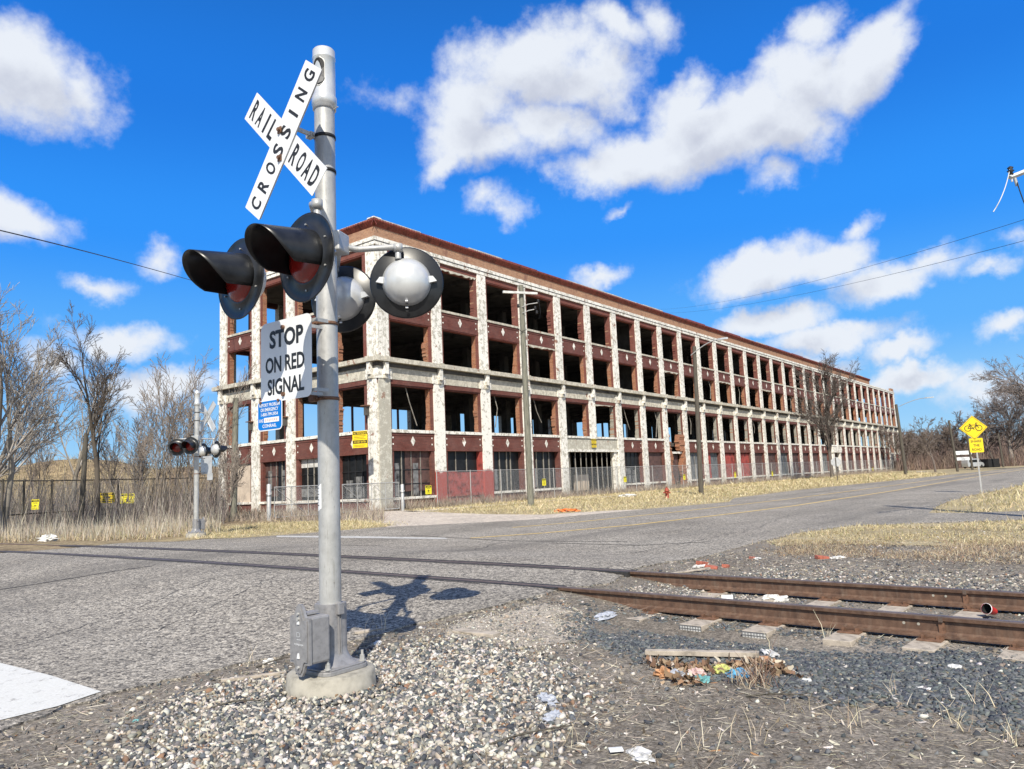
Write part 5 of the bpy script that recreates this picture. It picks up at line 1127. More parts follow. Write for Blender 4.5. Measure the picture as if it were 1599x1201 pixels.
# yellow and other signs
def warn_sign(px, py, w, h, P, nrm, style, label, post=None):
    """small notice centred at P facing nrm"""
    an = math.atan2(nrm.y, nrm.x) + math.pi / 2; o = empty('warning_sign', P, an); tag(o, label, 'sign', 'yellow warning signs')
    m = MB(); y = 0; mat = 'sign_yellow' if style in ('no', 'camera') else 'sign_yellow_lime'; plate(m, rrect(w, h, .02, 3), -.004, 0, mat, 'sign_back'); pn = m.build('panel', o)
    m = MB(); y = -.007
    if style == 'no':
        m.box(-w * .47, w * .47, y, y + .002, h * .28, h * .46, 'sign_black'); m.box(-w * .47, w * .47, y, y + .002, -h * .25, -h * .05, 'sign_black')
        text_mesh(m, 'NO TRESPASSING', 0, h * .37, w * .85, h * .12, y - .001, 'sign_yellow', None, .01); text_mesh(m, 'DO NOT ENTER', 0, -h * .15, w * .78, h * .12, y - .001, 'sign_yellow', None, .01)
        for k in range(3): m.box(-w * .4, w * (.4 - .1 * (k % 2)), y, y + .001, h * (.20 - .09 * k), h * (.225 - .09 * k), 'sign_black')
        for k in range(2): m.box(-w * .4, w * (.38 - .1 * k), y, y + .001, -h * (.36 + .07 * k), -h * (.34 + .07 * k), 'sign_black')
    else:
        m.box(-w * .44, w * .44, y, y + .002, h * .26, h * .45, 'sign_black')
        text_mesh(m, 'WARNING' if style != 'camera' else 'NOTICE', 0, h * .355, w * .6, h * .11, y - .001, mat, None, .01)
        m.box(-w * .3, w * .3, y, y + .001, h * .12, h * .16, 'sign_black')
        if style == 'camera': m.box(-w * .2, w * .2, y, y + .001, -h * .08, h * .1, 'sign_black'); m.box(-w * .42, w * .42, y, y + .001, -h * .22, -h * .14, 'sign_black'); m.box(-w * .38, w * .38, y, y + .001, -h * .40, -h * .30, 'sign_black')
        else:
            pts = [(w * .17 * math.cos(k * math.pi / 4) * (1 if k % 2 == 0 else .45), -h * .12 + w * .17 * math.sin(k * math.pi / 4) * (1 if k % 2 == 0 else .45)) for k in range(8)]
            m.add([(a, y, b_) for a, b_ in pts], [tuple(range(8))[::-1]], 'sign_black'); m.box(-w * .35, w * .35, y, y + .001, -h * .15, -h * .12, 'sign_black'); m.box(-w * .3, w * .3, y, y + .001, -h * .36, -h * .33, 'sign_black')
    m.build('lettering', pn); return o
def on_front(px, py, off):
    d = fw * F + rv * (px - 799.5) - uv * (py - 600.5); O = np.array([0, 0, CAMH]); n = np.array(nfv); P0 = np.array(C0 + nfv * off); return Vector(O + d * np.dot(n, P0 - O) / np.dot(n, d))
for px, py, w, h, lab in ((669, 765, .52, .50, 'yellow fence sign nearest the factory corner, before the first ground floor window'), (849.5, 753, .46, .48, 'yellow fence sign right of the tall pale wooden pole'), (976, 748.5, .46, .46, 'yellow fence sign just right of the wide entrance bay'), (1068.5, 745, .46, .5, 'yellow fence sign by the broken brick bay'), (1148, 741.5, .5, .6, 'yellow fence sign in front of the first red boarded bay'), (1206, 739.5, .5, .6, 'small yellow fence sign past the second red boarded bay'), (1363, 732.5, .5, .7, 'tiny yellow fence sign near the far end of the factory')):
    warn_sign(px, py, w, h, on_front(px, py, 1.76), nfv, 'warn', lab)
warn_sign(0, 0, .95, .95, on_front(578.5, 688, .0) + Vector((-.45, -.75, .05)), Vector((-.3, -.95, 0)), 'no', 'yellow and black notice across the corner pier of the factory')
warn_sign(0, 0, .75, .72, on_front(927.5, 692, .12), nfv, 'no', 'yellow and black notice on the pale lintel above the wide entrance')
warn_sign(0, 0, .34, .46, Vector(at_dist(55, 788, 34.9)), Vector((.1, -1, 0)), 'warn', 'small upright yellow sign on the rusty fence at far left')
warn_sign(0, 0, .72, .50, Vector(at_dist(167.5, 777.5, 38.6)), Vector((.1, -1, 0)), 'camera', 'orange-yellow sign with black bars, left of the pair in the brush')
warn_sign(0, 0, .70, .50, Vector(at_dist(199, 778.5, 39.6)), Vector((.1, -1, 0)), 'warn', 'bright yellow sign, right of the pair in the brush')
# hydrant
hp = XY(1042, 778); hy = empty('fire_hydrant', (hp[0], hp[1], 0), R(-20)); tag(hy, 'weathered red fire hydrant on the grass verge', 'fire hydrant')
m = MB(); m.lathe([(.16, 0), (.16, .04), (.11, .05), (.105, .38), (.135, .39), (.135, .42), (.12, .43), (.115, .50), (.08, .56), (.03, .60), (0, .60)], 'hydrant_red', 20); m.build('barrel', hy)
m = MB(); m.lathe([(0, .14), (.05, .14), (.05, .0), (.0, .0)], 'hydrant_red', 12, Matrix.Translation((0, -.08, .3)) @ Matrix.Rotation(R(90), 4, 'X')); m.build('pumper_nozzle', hy)
for s in (-1, 1): m = MB(); m.tube([(s * .09, 0, .32), (s * .2, 0, .32)], .045, 'hydrant_red', 12); m.build('hose_nozzle', hy)
m = MB(); m.tube([(0, 0, .6), (0, 0, .65)], .025, 'hydrant_red', 5, smooth=False); m.build('operating_nut', hy)
# bicycle sign
bb = XY(1533, 769); bs_ = empty('bicycle_sign', (bb[0], bb[1], 0), R(-25)); tag(bs_, 'yellow diamond bicycle sign over a SHARE THE ROAD plaque on the right verge', 'road sign')
zt = zat(*bb, 668); zp = zat(*bb, 695.5); m = MB(); m.box(-.03, .03, -.02, .02, -.05, zt + .5, 'galv'); m.build('sign_post', bs_)
lx = -.03; m = MB(); hd = .535
plate(m, [(-hd, 0), (0, -hd), (hd, 0), (0, hd)][::1], -.028, -.022, 'sign_yellow', 'sign_back', lx, zt); dp = m.build('diamond_panel', bs_)
m = MB(); y = -.031; e = hd - .04
for a, b_ in (((-e, 0), (0, -e)), ((0, -e), (e, 0)), ((e, 0), (0, e)), ((0, e), (-e, 0))):
    m.add([(lx + a[0], y, zt + a[1]), (lx + b_[0], y, zt + b_[1]), (lx + b_[0] * .965, y, zt + b_[1] * .965), (lx + a[0] * .965, y, zt + a[1] * .965)], [(0, 1, 2, 3)], 'sign_black')
def line2(m, a, b_, w, y, mat, o=(0, 0)):
    a = Vector(a); b_ = Vector(b_); d = (b_ - a).normalized(); n = Vector((-d.y, d.x)) * w / 2
    m.add([(o[0] + p.x, y, o[1] + p.y) for p in (a - n, b_ - n, b_ + n, a + n)], [(0, 1, 2, 3)], mat)
for cx in (-.21, .21):
    k = 24; ro, ri = .135, .105; vs = [(lx + cx + r_ * math.cos(2 * math.pi * j / k), y, zt - .02 + r_ * math.sin(2 * math.pi * j / k)) for r_ in (ri, ro) for j in range(k)]
    m.add(vs, [(j, (j + 1) % k, k + (j + 1) % k, k + j) for j in range(k)], 'sign_black')
for a, b_ in (((-.21, -.02), (-.11, .12)), ((-.11, .12), (.13, .12)), ((.13, .12), (.21, -.02)), ((-.11, .12), (.0, -.03)), ((.0, -.03), (.13, .12)), ((.0, -.03), (-.21, -.02)), ((-.13, .16), (-.10, .10)), ((-.17, .17), (-.08, .17)), ((.13, .12), (.10, .20)), ((.10, .20), (.18, .20)), ((0, -.03), (.03, -.10))): line2(m, a, b_, .03, y - .0005, 'sign_black', (lx, zt))
m.build('bicycle_symbol', dp)
m = MB(); plate(m, rrect(.52, .62, .04, 4), -.028, -.022, 'sign_yellow', 'sign_back', .01, zp); pq = m.build('plaque', bs_)
m = MB()
for s_, dz_, w_ in (('SHARE', .18, .40), ('THE', .0, .24), ('ROAD', -.18, .36)): text_mesh(m, s_, .01, zp + dz_, w_, .11, y, 'sign_black', None, .015)
m.build('lettering', pq)
# stop sign seen from behind
sp0 = XY(1308, 751); ss_ = empty('stop_sign', (sp0[0], sp0[1], 0), R(150)); tag(ss_, 'grey back of an octagonal sign in front of the street tree', 'road sign')
zs_ = zat(*sp0, 721.5); m = MB(); m.box(-.04, .04, -.03, .03, -.05, zs_ + .4, 'pole_dark'); m.build('sign_post', ss_)
m = MB(); plate(m, [(.47 * math.cos(R(22.5 + 45 * k)), .47 * math.sin(R(22.5 + 45 * k))) for k in range(8)], -.045, -.035, 'red_paint', 'sign_back', 0, zs_); m.build('panel', ss_)

# ------------------------------------------------------------------ embankment, trees, brush
def hill(name, cx, cy, ax, ay, rot, h, mat, seed):
    r = np.random.default_rng(seed); n = 44; u = np.linspace(-1, 1, n); X, Y = np.meshgrid(u, u); rr = np.clip(1 - X ** 2, 0, 1) * np.clip(1 - Y ** 2, 0, 1)
    Z = h * rr ** .8 * (1 + .25 * np.sin(X * 9 + 1) * np.cos(Y * 7)) + r.normal(0, .05, X.shape) * (rr > .02) - .05
    c, s = math.cos(rot), math.sin(rot); xs = X * ax; ys = Y * ay; V = np.stack([cx + c * xs - s * ys, cy + s * xs + c * ys, Z], 2).reshape(-1, 3)
    i = (np.arange(n - 1)[:, None] * n + np.arange(n - 1)).ravel(); Fq = np.stack([i, i + 1, i + n + 1, i + n], 1)
    o = bulk(name, V, Fq, mat, smooth=True); o['kind'] = 'structure'; return V
hv = hill('hill', -46, 74, 40, 12, R(12), 4.3, 'scrub', 3)
ra_ = np.random.default_rng(2); idx = ra_.integers(0, len(hv), 26000); P = hv[idx] + np.concatenate([ra_.normal(0, .7, (26000, 2)), np.zeros((26000, 1))], 1)
blades('dry_grass', P[:, :2], ra_.lognormal(math.log(.5), .4, len(P)), ra_.uniform(.02, .05, len(P)), ra_.uniform(0, 6.28, len(P)), np.clip(ra_.normal(1.1, .3, len(P)), .2, 1.5), pick(ra_, len(P), [(.42, .35, .2), (.33, .27, .15), (.25, .2, .13), (.5, .43, .28)], [3, 3, 2, 2]), curve=.5, z0=P[:, 2] - .1)

def grow(rng, base, h, spec_, lean=(0, 0), stems=1, stem_spread=.25):
    """bare tree: returns segment arrays; spec_ = list of levels (count, length ratio, angle, up-bend)"""
    S = []
    def branch(p, d, L_, r0, lev):
        n = max(2, int(5 - lev)); seg = L_ / n; pts = [(p, d, r0)]; q = np.array(p, float); dd = np.array(d, float); up = spec_[lev][3]
        for i in range(n):
            dd = dd + rng.normal(0, .09 + .05 * lev, 3) + np.array([0, 0, up]); dd /= np.linalg.norm(dd); q2 = q + dd * seg; r1 = r0 * (1 - (i + 1) / n * (.78 if lev else .8)); S.append((q, q2, r0 * (1 - i / n * .78), r1, lev)); q = q2; pts.append((q, dd, r1))
        if lev + 1 < len(spec_):
            c, lr, ang, _u, lo = spec_[lev + 1][:5]; c = max(1, int(c * rng.uniform(.75, 1.25)))
            for k in range(c):
                t = lo + (1 - lo) * (k + rng.uniform(0, 1)) / c; f = min(t * n, n - 1e-3); i = int(f); a, b_ = pts[i], pts[i + 1]; w = f - i; pp = a[0] + (b_[0] - a[0]) * w; dv = b_[1]
                ax = rng.normal(0, 1, 3); ax -= dv * ax.dot(dv); ax /= np.linalg.norm(ax); an = ang * rng.uniform(.6, 1.3); nd = dv * math.cos(an) + ax * math.sin(an); nd /= np.linalg.norm(nd)
                rad = (a[2] + (b_[2] - a[2]) * w) * .62; branch(pp, nd, L_ * lr * rng.uniform(.65, 1.15) * (1.15 - .5 * t), max(rad, spec_[lev + 1][5]), lev + 1)
    for s in range(stems):
        d = np.array([lean[0] + (rng.normal(0, stem_spread) if stems > 1 else 0), lean[1] + (rng.normal(0, stem_spread) if stems > 1 else 0), 1.0]); d /= np.linalg.norm(d)
        branch(np.array([0, 0, -.1]), d, h * (rng.uniform(.75, 1) if s else 1), spec_[0][5] * (1 if s == 0 else rng.uniform(.5, .8)), 0)
    return S
def seg_mesh(name, S, k, mat, col, parent, rmin=0):
    a = np.array([s[0] for s in S]); b_ = np.array([s[1] for s in S]); r0 = np.maximum([s[2] for s in S], rmin); r1 = np.maximum([s[3] for s in S], rmin); d = b_ - a; d /= np.linalg.norm(d, axis=1)[:, None]
    t = np.where(np.abs(d[:, 2:3]) < .9, [[0, 0, 1.0]], [[1.0, 0, 0]]); u = np.cross(d, t); u /= np.linalg.norm(u, axis=1)[:, None]; w = np.cross(d, u); n = len(a); V = np.zeros((n, 2 * k, 3))
    for j in range(k):
        an = 2 * math.pi * j / k; off = u * math.cos(an) + w * math.sin(an); V[:, j] = a + off * r0[:, None]; V[:, k + j] = b_ + off * r1[:, None]
    i = np.arange(n)[:, None] * 2 * k; Fq = np.concatenate([np.concatenate([i + j, i + (j + 1) % k, i + k + (j + 1) % k, i + k + j], 1) for j in range(k)]); r = np.random.default_rng(n)
    cc = np.clip(np.array(col) * r.uniform(.7, 1.3, (n, 1)), 0, 1); return bulk(name, V.reshape(-1, 3), Fq, mat, np.repeat(cc, 2 * k, 0), parent, smooth=k > 4)
def tree(base, h, spec_, seed, label, col=(.20, .17, .14), tcol=(.14, .125, .11), lean=(0, 0), stems=1, spread=.25, rmin=.008, cat='tree', group='bare trees'):
    r = np.random.default_rng(seed); S = grow(r, (0, 0, 0), h, spec_, lean, stems, spread); t = empty('bare_tree', (base[0], base[1], 0)); tag(t, label, cat, group)
    seg_mesh('trunk', [s for s in S if s[4] == 0], 8, 'bark', tcol, t); seg_mesh('crown', [s for s in S if s[4] > 0], 3, 'bark', col, t, rmin); return t
#        count ratio angle up  lo   minr
BIG = [(1, 1, 0, .02, 0, .20), (9, .62, .50, .07, .20, .05), (7, .58, .45, .06, .15, .018), (6, .55, .45, .05, .1, .009), (5, .60, .40, .03, .1, .005)]
TALL = [(1, 1, 0, .03, 0, .17), (12, .62, .36, .10, .30, .045), (7, .50, .36, .07, .15, .016), (7, .50, .4, .04, .1, .008), (4, .55, .4, .02, .1, .005)]
SAP = [(1, 1, 0, .03, 0, .05), (10, .40, .36, .10, .25, .014), (7, .5, .4, .05, .1, .007), (4, .55, .4, .02, .1, .004)]
ROUND = [(1, 1, 0, .02, 0, .24), (22, .52, .85, .09, .20, .05), (10, .50, .5, .06, .12, .02), (8, .50, .5, .04, .1, .011), (4, .55, .45, .02, .1, .007)]
OPEN = [(1, 1, 0, .02, 0, .16), (14, .60, .75, .06, .28, .06), (6, .60, .6, .05, .2, .03), (5, .58, .55, .04, .2, .016), (5, .5, .5, .02, .2, .010)]
GREYT = (.31, .285, .26)
q = far_xy(6, 30); tree(q, 7.6, BIG, 101, 'large grey bare tree with several limbs at the left side', GREYT, (.22, .20, .17), (.16, 0), 2, .22, .008)
q = far_xy(-60, 34); tree(q, 7.2, TALL, 102, 'grey bare tree cut off by the left side of the photo', GREYT, (.22, .20, .17), (.08, 0), 2, .2, .010)
q = far_xy(152, 38); tree(q, 7.6, TALL, 103, 'dark slender bare tree with upswept branches behind the rusty stub pole', (.12, .10, .085), (.10, .085, .07), (-.01, 0), 1, .2, .009)
q = far_xy(112, 44); tree(q, 7.0, TALL, 104, 'pale bare tree standing just right of the large left tree', GREYT, (.2, .18, .15), (0, 0), 1, .2, .010)
q = far_xy(205, 42); tree(q, 6.2, SAP, 105, 'thin bare tree above the bright yellow sign', GREYT, (.2, .18, .15), (.04, 0), 2, .12, .010)
for i, (x, Y, h, s, lab) in enumerate(((235, 40, 6.3, 2, 'slim sapling left of the saplings behind the far mast'), (255, 38, 6.9, 2, 'slim forked sapling between the far mast and the yellow signs'), (272, 42, 7.0, 3, 'clump of thin bare stems behind the lamps of the far mast'), (290, 39, 7.3, 2, 'tall thin sapling directly left of the far mast'), (306, 44, 7.4, 3, 'clump of bare stems directly behind the far mast'), (330, 41, 5.6, 2, 'short sapling between the far mast and the factory'), (222, 47, 5.2, 3, 'low bare clump left of the saplings'), (175, 46, 5.6, 3, 'low bare clump between the dark tree and the yellow signs'), (60, 46, 6.5, 3, 'bare clump behind the small upright yellow sign'), (358, 37, 4.0, 4, 'low bare bush in front of the short factory side'))):
    tree(far_xy(x, Y), h, SAP, 110 + i, lab, (.27, .23, .20), (.2, .17, .14), (0, 0), s, .14, .010, group='saplings along the rusty fence')
st_ = XY(1300, 747); tree(st_, zat(*st_, 565) * .86, ROUND, 130, 'bare street tree on the grass verge in front of the factory', (.13, .11, .10), (.11, .095, .085), (0, 0), 1, .2, .013)
s2 = XY(1461, 737); tree(s2, zat(*s2, 672), OPEN, 131, 'small bare tree on the verge beyond the factory', (.17, .14, .12), (.12, .10, .09), (0, 0), 1, .2, .018)
s3 = XY(1581, 727.5); tree(s3, zat(*s3, 590) * .66, [(1, 1, 0, .0, 0, .42), (20, .72, .95, .03, .22, .10), (11, .55, .6, .04, .12, .04), (9, .5, .5, .02, .1, .02), (5, .55, .5, 0, .2, .012)], 132, 'large spreading bare tree at the right side with a pale thick trunk', (.20, .17, .16), (.24, .22, .20), (0, 0), 1, .2, .02)
s4 = XY(1553, 729); tree(s4, zat(*s4, 655), OPEN, 133, 'dark bare tree left of the large spreading tree', (.17, .14, .12), (.10, .09, .08), (0, 0), 1, .2, .022)
s5 = XY(1591, 726.5); tree(s5, zat(*s5, 640), OPEN, 134, 'dark bare tree right of the large spreading tree', (.18, .15, .13), (.10, .09, .08), (0, 0), 1, .2, .022)
for i_, (x_, y_, t_, lab_) in enumerate(((1421, 736.5, 672, 'bare tree in the far brush just right of the lamp pole'), (1441, 736, 684, 'low bare tree in the far brush left of the small verge tree'), (1478, 735, 668, 'bare tree in the far brush left of the leaning dark pole'), (1505, 734, 676, 'bare tree in the far brush above the white sign boards'), (1540, 732, 668, 'bare tree behind the dark container'))):
    q = far_xy(x_, 142 + 3 * i_); tree(q, zat(*q, t_), OPEN, 140 + i_, lab_, (.19, .155, .14), (.13, .105, .095), (0, 0), 2, .15, .03)
s6 = XY(1665, 729); tree(s6, 12, [(1, 1, 0, .0, 0, .45), (18, .78, .95, .03, .2, .10), (10, .55, .6, .04, .15, .04), (8, .5, .5, .02, .1, .02), (5, .55, .5, 0, .2, .012)], 135, 'bare tree beyond the right side, its twigs reaching into the photo', (.22, .19, .18), (.22, .2, .18), (0, 0), 1, .2, .02)

def brush(name, n, xfun, hfun, wd, cols, w, seed, el=1.35, els=.16, curve=.2):
    r = np.random.default_rng(seed); P = xfun(r, n); L_ = hfun(r, P); n = len(P)
    return blades(name, P, L_, r.uniform(wd * .6, wd * 1.4, n), r.uniform(0, 6.28, n), np.clip(r.normal(el, els, n), .3, 1.56), pick(r, n, cols, w), curve=r.uniform(0, curve, n), taper=.15)
def px_zone(x0, x1, Y0, Y1):
    def f(r, n):
        x = r.uniform(x0, x1, n); Y = np.sqrt(r.uniform(Y0 ** 2, Y1 ** 2, n)); k = np.array([at_dist(xx, 745, 1.0) for xx in (x0, x1)]); t = (x - x0) / (x1 - x0); return np.stack([(k[0][0] * (1 - t) + k[1][0] * t) * Y, Y], 1)
    return f
BR = [(.21, .18, .165), (.14, .12, .11), (.29, .26, .23), (.35, .31, .27)]
brush('undergrowth', 6500, px_zone(-60, 352, 34, 50), lambda r, P: r.lognormal(math.log(1.1), .45, len(P)), .022, BR, [4, 3, 2, 1], 41)
brush('undergrowth', 1500, px_zone(-60, 352, 36, 52), lambda r, P: r.lognormal(math.log(2.6), .3, len(P)), .026, BR, [4, 3, 2, 1], 42)
ym = lambda x: 0
def reeds_zone(r, n):
    x = r.uniform(-40, 345, n); yb_ = np.interp(x, [-40, 0, 120, 220, 312, 345], [860, 857, 850, 843, 838, 832]) - r.uniform(0, 1, n) ** .8 * 26; yb_ = np.where(x > 250, np.minimum(yb_, 838), yb_)
    return np.array([gflat(a, b_) for a, b_ in zip(x, yb_)])
def gflat(px, py):
    d = fw * F + rv * (px - 799.5) - uv * (py - 600.5); return (d * (0 - CAMH) / d[2])[:2]
brush('tall_reeds', 5200, reeds_zone, lambda r, P: r.lognormal(math.log(.42), .45, len(P)) * np.clip(1.25 - (P[:, 0] + 16) * .12, .4, 1.0), .014, [(.44, .39, .31), (.36, .32, .26), (.52, .48, .41), (.26, .22, .18)], [4, 3, 2, 2], 43, 1.42, .12)
brush('dry_grass', 9000, reeds_zone, lambda r, P: r.lognormal(math.log(.22), .35, len(P)), .018, [(.46, .38, .25), (.36, .28, .19), (.5, .43, .3), (.3, .29, .14)], [4, 3, 2, 1], 44, 1.0, .35)
def along_wall(r, n):
    t = r.uniform(0, 1, n) ** 1.5 * 140; o = r.uniform(.4, 2.2, n); return np.stack([CX + dfv.x * t + nfv.x * o, CY + dfv.y * t + nfv.y * o], 1)
brush('wall_weeds', 14000, along_wall, lambda r, P: r.lognormal(math.log(.42), .4, len(P)), .022, [(.30, .25, .21), (.22, .18, .15), (.40, .34, .27), (.35, .3, .24)], [3, 3, 2, 2], 45, 1.2, .3)
def gate_weeds(r, n):
    x = r.uniform(330, 600, n); y = r.uniform(800, 815, n); return np.array([gflat(a, b_) for a, b_ in zip(x, y)])
brush('wall_weeds', 3500, gate_weeds, lambda r, P: r.lognormal(math.log(.35), .4, len(P)), .022, [(.30, .25, .21), (.22, .18, .15), (.40, .34, .27), (.35, .3, .24)], [3, 3, 2, 2], 46, 1.2, .3)
# far woods
WD = [(.16, .115, .10), (.21, .155, .13), (.12, .09, .085), (.27, .21, .17), (.24, .17, .14)]
def woods(x0, x1, Y0, Y1, h, n, wd, seed):
    ph = np.random.default_rng(seed).uniform(0, 6, 5)
    def hf(r, P): a = P[:, 0] / P[:, 1] * 40; return h * (.62 + .16 * np.sin(a + ph[0]) + .12 * np.sin(a * 2.7 + ph[1]) + .10 * np.sin(a * 6.1 + ph[2])) * r.uniform(.35, 1.12, len(P))
    brush('distant_woods', n, px_zone(x0, x1, Y0, Y1), hf, wd, WD, [3, 3, 2, 2, 2], seed, 1.36, .16, .3)
woods(1395, 1720, 175, 240, 11, 20000, .13, 51); woods(-300, 420, 105, 150, 6.6, 12000, .09, 52); woods(-400, 420, 300, 420, 16, 8000, .35, 53); woods(1395, 1800, 500, 700, 26, 9000, .6, 54)
brush('distant_woods', 9000, px_zone(1398, 1640, 140, 172), lambda r, P: r.lognormal(math.log(2.2), .4, len(P)), .07, WD, [3, 3, 2, 2, 2], 55, 1.3, .25, .3)

# ------------------------------------------------------------------ far roadside objects
vp = XY(1537, 731.5); vp = far_xy(1521, 134); v_ = empty('parked_van', (vp[0], vp[1], 0), R(15)); v_.scale = (.60, .7, .75); tag(v_, 'silver van parked beyond the verge, left of a dark container', 'van')
m = MB(); m.prism([(-2.9, .35), (2.8, .35), (3.0, .8), (2.6, 1.25), (1.9, 1.4), (1.2, 2.2), (-2.8, 2.25), (-3.0, 1.2)], -1, 1, 'car_silver', Matrix.Rotation(R(90), 4, 'X')); m.build('body', v_, .08)
m = MB(); m.prism([(1.15, 1.4), (1.75, 1.4), (1.15, 2.05)], -1.01, 1.01, 'glass_dark', Matrix.Rotation(R(90), 4, 'X')); m.box(-2.4, .9, -1.012, 1.012, 1.35, 2.0, 'glass_dark'); m.build('window', v_)
for x in (-1.9, 1.9):
    for y in (-.9, .9): m = MB(); m.tube([(x, y - .12, .38), (x, y + .12, .38)], .38, 'tyre', 18); m.build('wheel', v_)
cp = far_xy(1547.5, 134); m = MB(); m.box(-2.6, 2.6, -1.2, 1.2, 0, 2.5, 'black_matte')
for i in range(18): m.box(-2.55 + i * .29, -2.42 + i * .29, -1.23, -1.201, .1, 2.4, 'black_matte')
o = m.build('dark_container', None, .02); o.location = (cp[0], cp[1], 0); o.scale = (.38, 1, .60); tag(o, 'dark boxy container on the verge right of the silver van', 'container')
bp_ = far_xy(1509, 122); t = empty('roadside_board', (bp_[0], bp_[1], 0), R(5)); tag(t, 'pair of white sign boards on posts left of the silver van', 'sign')
for z0, z1 in ((2.35, 2.95), (1.45, 1.95)): m = MB(); m.box(-1.5, 1.3, -.05, .05, z0, z1, 'sign_white'); m.build('panel', t)
for x in (-1.3, 1.1): m = MB(); m.tube([(x, .1, 0), (x, .1, 3.0)], .07, 'pole_dark', 8); m.build('sign_post', t)

# ------------------------------------------------------------------ planks, bricks and litter
def plank(a, b_, w, th, label, zl=.0, tilt=0, mat='wood_grey'):
    A, B_ = gp(*a), gp(*b_); c = (A + B_) / 2; d = B_ - A; L_ = float(np.hypot(d[0], d[1])); an = math.atan2(d[1], d[0]); m = MB(); r = random.Random(int(a[0])); n = 9
    top = []; 
    for i in range(n + 1): x = -L_ / 2 + L_ * i / n; e = r.uniform(-.006, .006); top.append((x, w / 2 + e, -w / 2 + e + r.uniform(-.004, .004)))
    vs = []
    for x, y1, y0 in top: z = th; vs += [(x, y0, 0), (x, y1, 0), (x, y1, z), (x, y0, z)]
    fs = [(4 * i + j, 4 * i + 4 + j, 4 * i + 4 + (j + 1) % 4, 4 * i + (j + 1) % 4) for i in range(n) for j in range(4)] + [(0, 1, 2, 3), (4 * n + 3, 4 * n + 2, 4 * n + 1, 4 * n)]
    m.add(vs, fs, mat); o = m.build('plank', None, .003); o.location = (c[0], c[1], float(hgt(c[0], c[1])) - .025 + zl); o.rotation_euler = (0, tilt, an); tag(o, label, 'plank', 'loose planks'); return o
plank((1008, 1023), (1186, 1029), .07, .035, 'weathered plank lying above the heap of litter, near the track', .03)
plank((553, 990), (657, 970), .075, .022, 'plank lying half in the shadow right of the mast base', .005)
plank((712, 982), (776, 992), .12, .03, 'short broad plank on the sandy ground right of the shadow', .0)
plank((345, 1062), (447, 1049), .04, .02, 'narrow stick of wood left of the concrete footing', .01)
plank((1030, 868 + 26), (1108, 890), .05, .02, 'thin stick beside the farther rail by the broken bricks', .01)
def crumple(name, px, py, s, mat, seed, label, cat, fold=.5, mats=None):
    r = np.random.default_rng(seed); bm = bmesh.new(); bmesh.ops.create_icosphere(bm, subdivisions=3, radius=1)
    ks = r.normal(0, 3.6, (7, 3)); ph = r.uniform(0, 6, 7)
    for v in bm.verts:
        c = np.array(v.co[:]); d = sum(abs(math.sin(float(ks[i] @ c) + ph[i])) for i in range(7)) / 7; v.co *= max(.12, (1 - fold) + fold * (2.6 * d - .75)); v.co.x *= s[0] * 1.15; v.co.y *= s[1] * 1.15; v.co.z *= s[2] * .9
    me = bpy.data.meshes.new(name); bm.to_mesh(me); bm.free(); me.materials.append(MATS[mat])
    o = bpy.data.objects.new(name, me); C.objects.link(o); g_ = G(px, py); o.location = (g_[0], g_[1], float(hgt(*g_)) - .03 + s[2] * .6); o.rotation_euler = (0, 0, r.uniform(0, 3)); tag(o, label, cat); return o
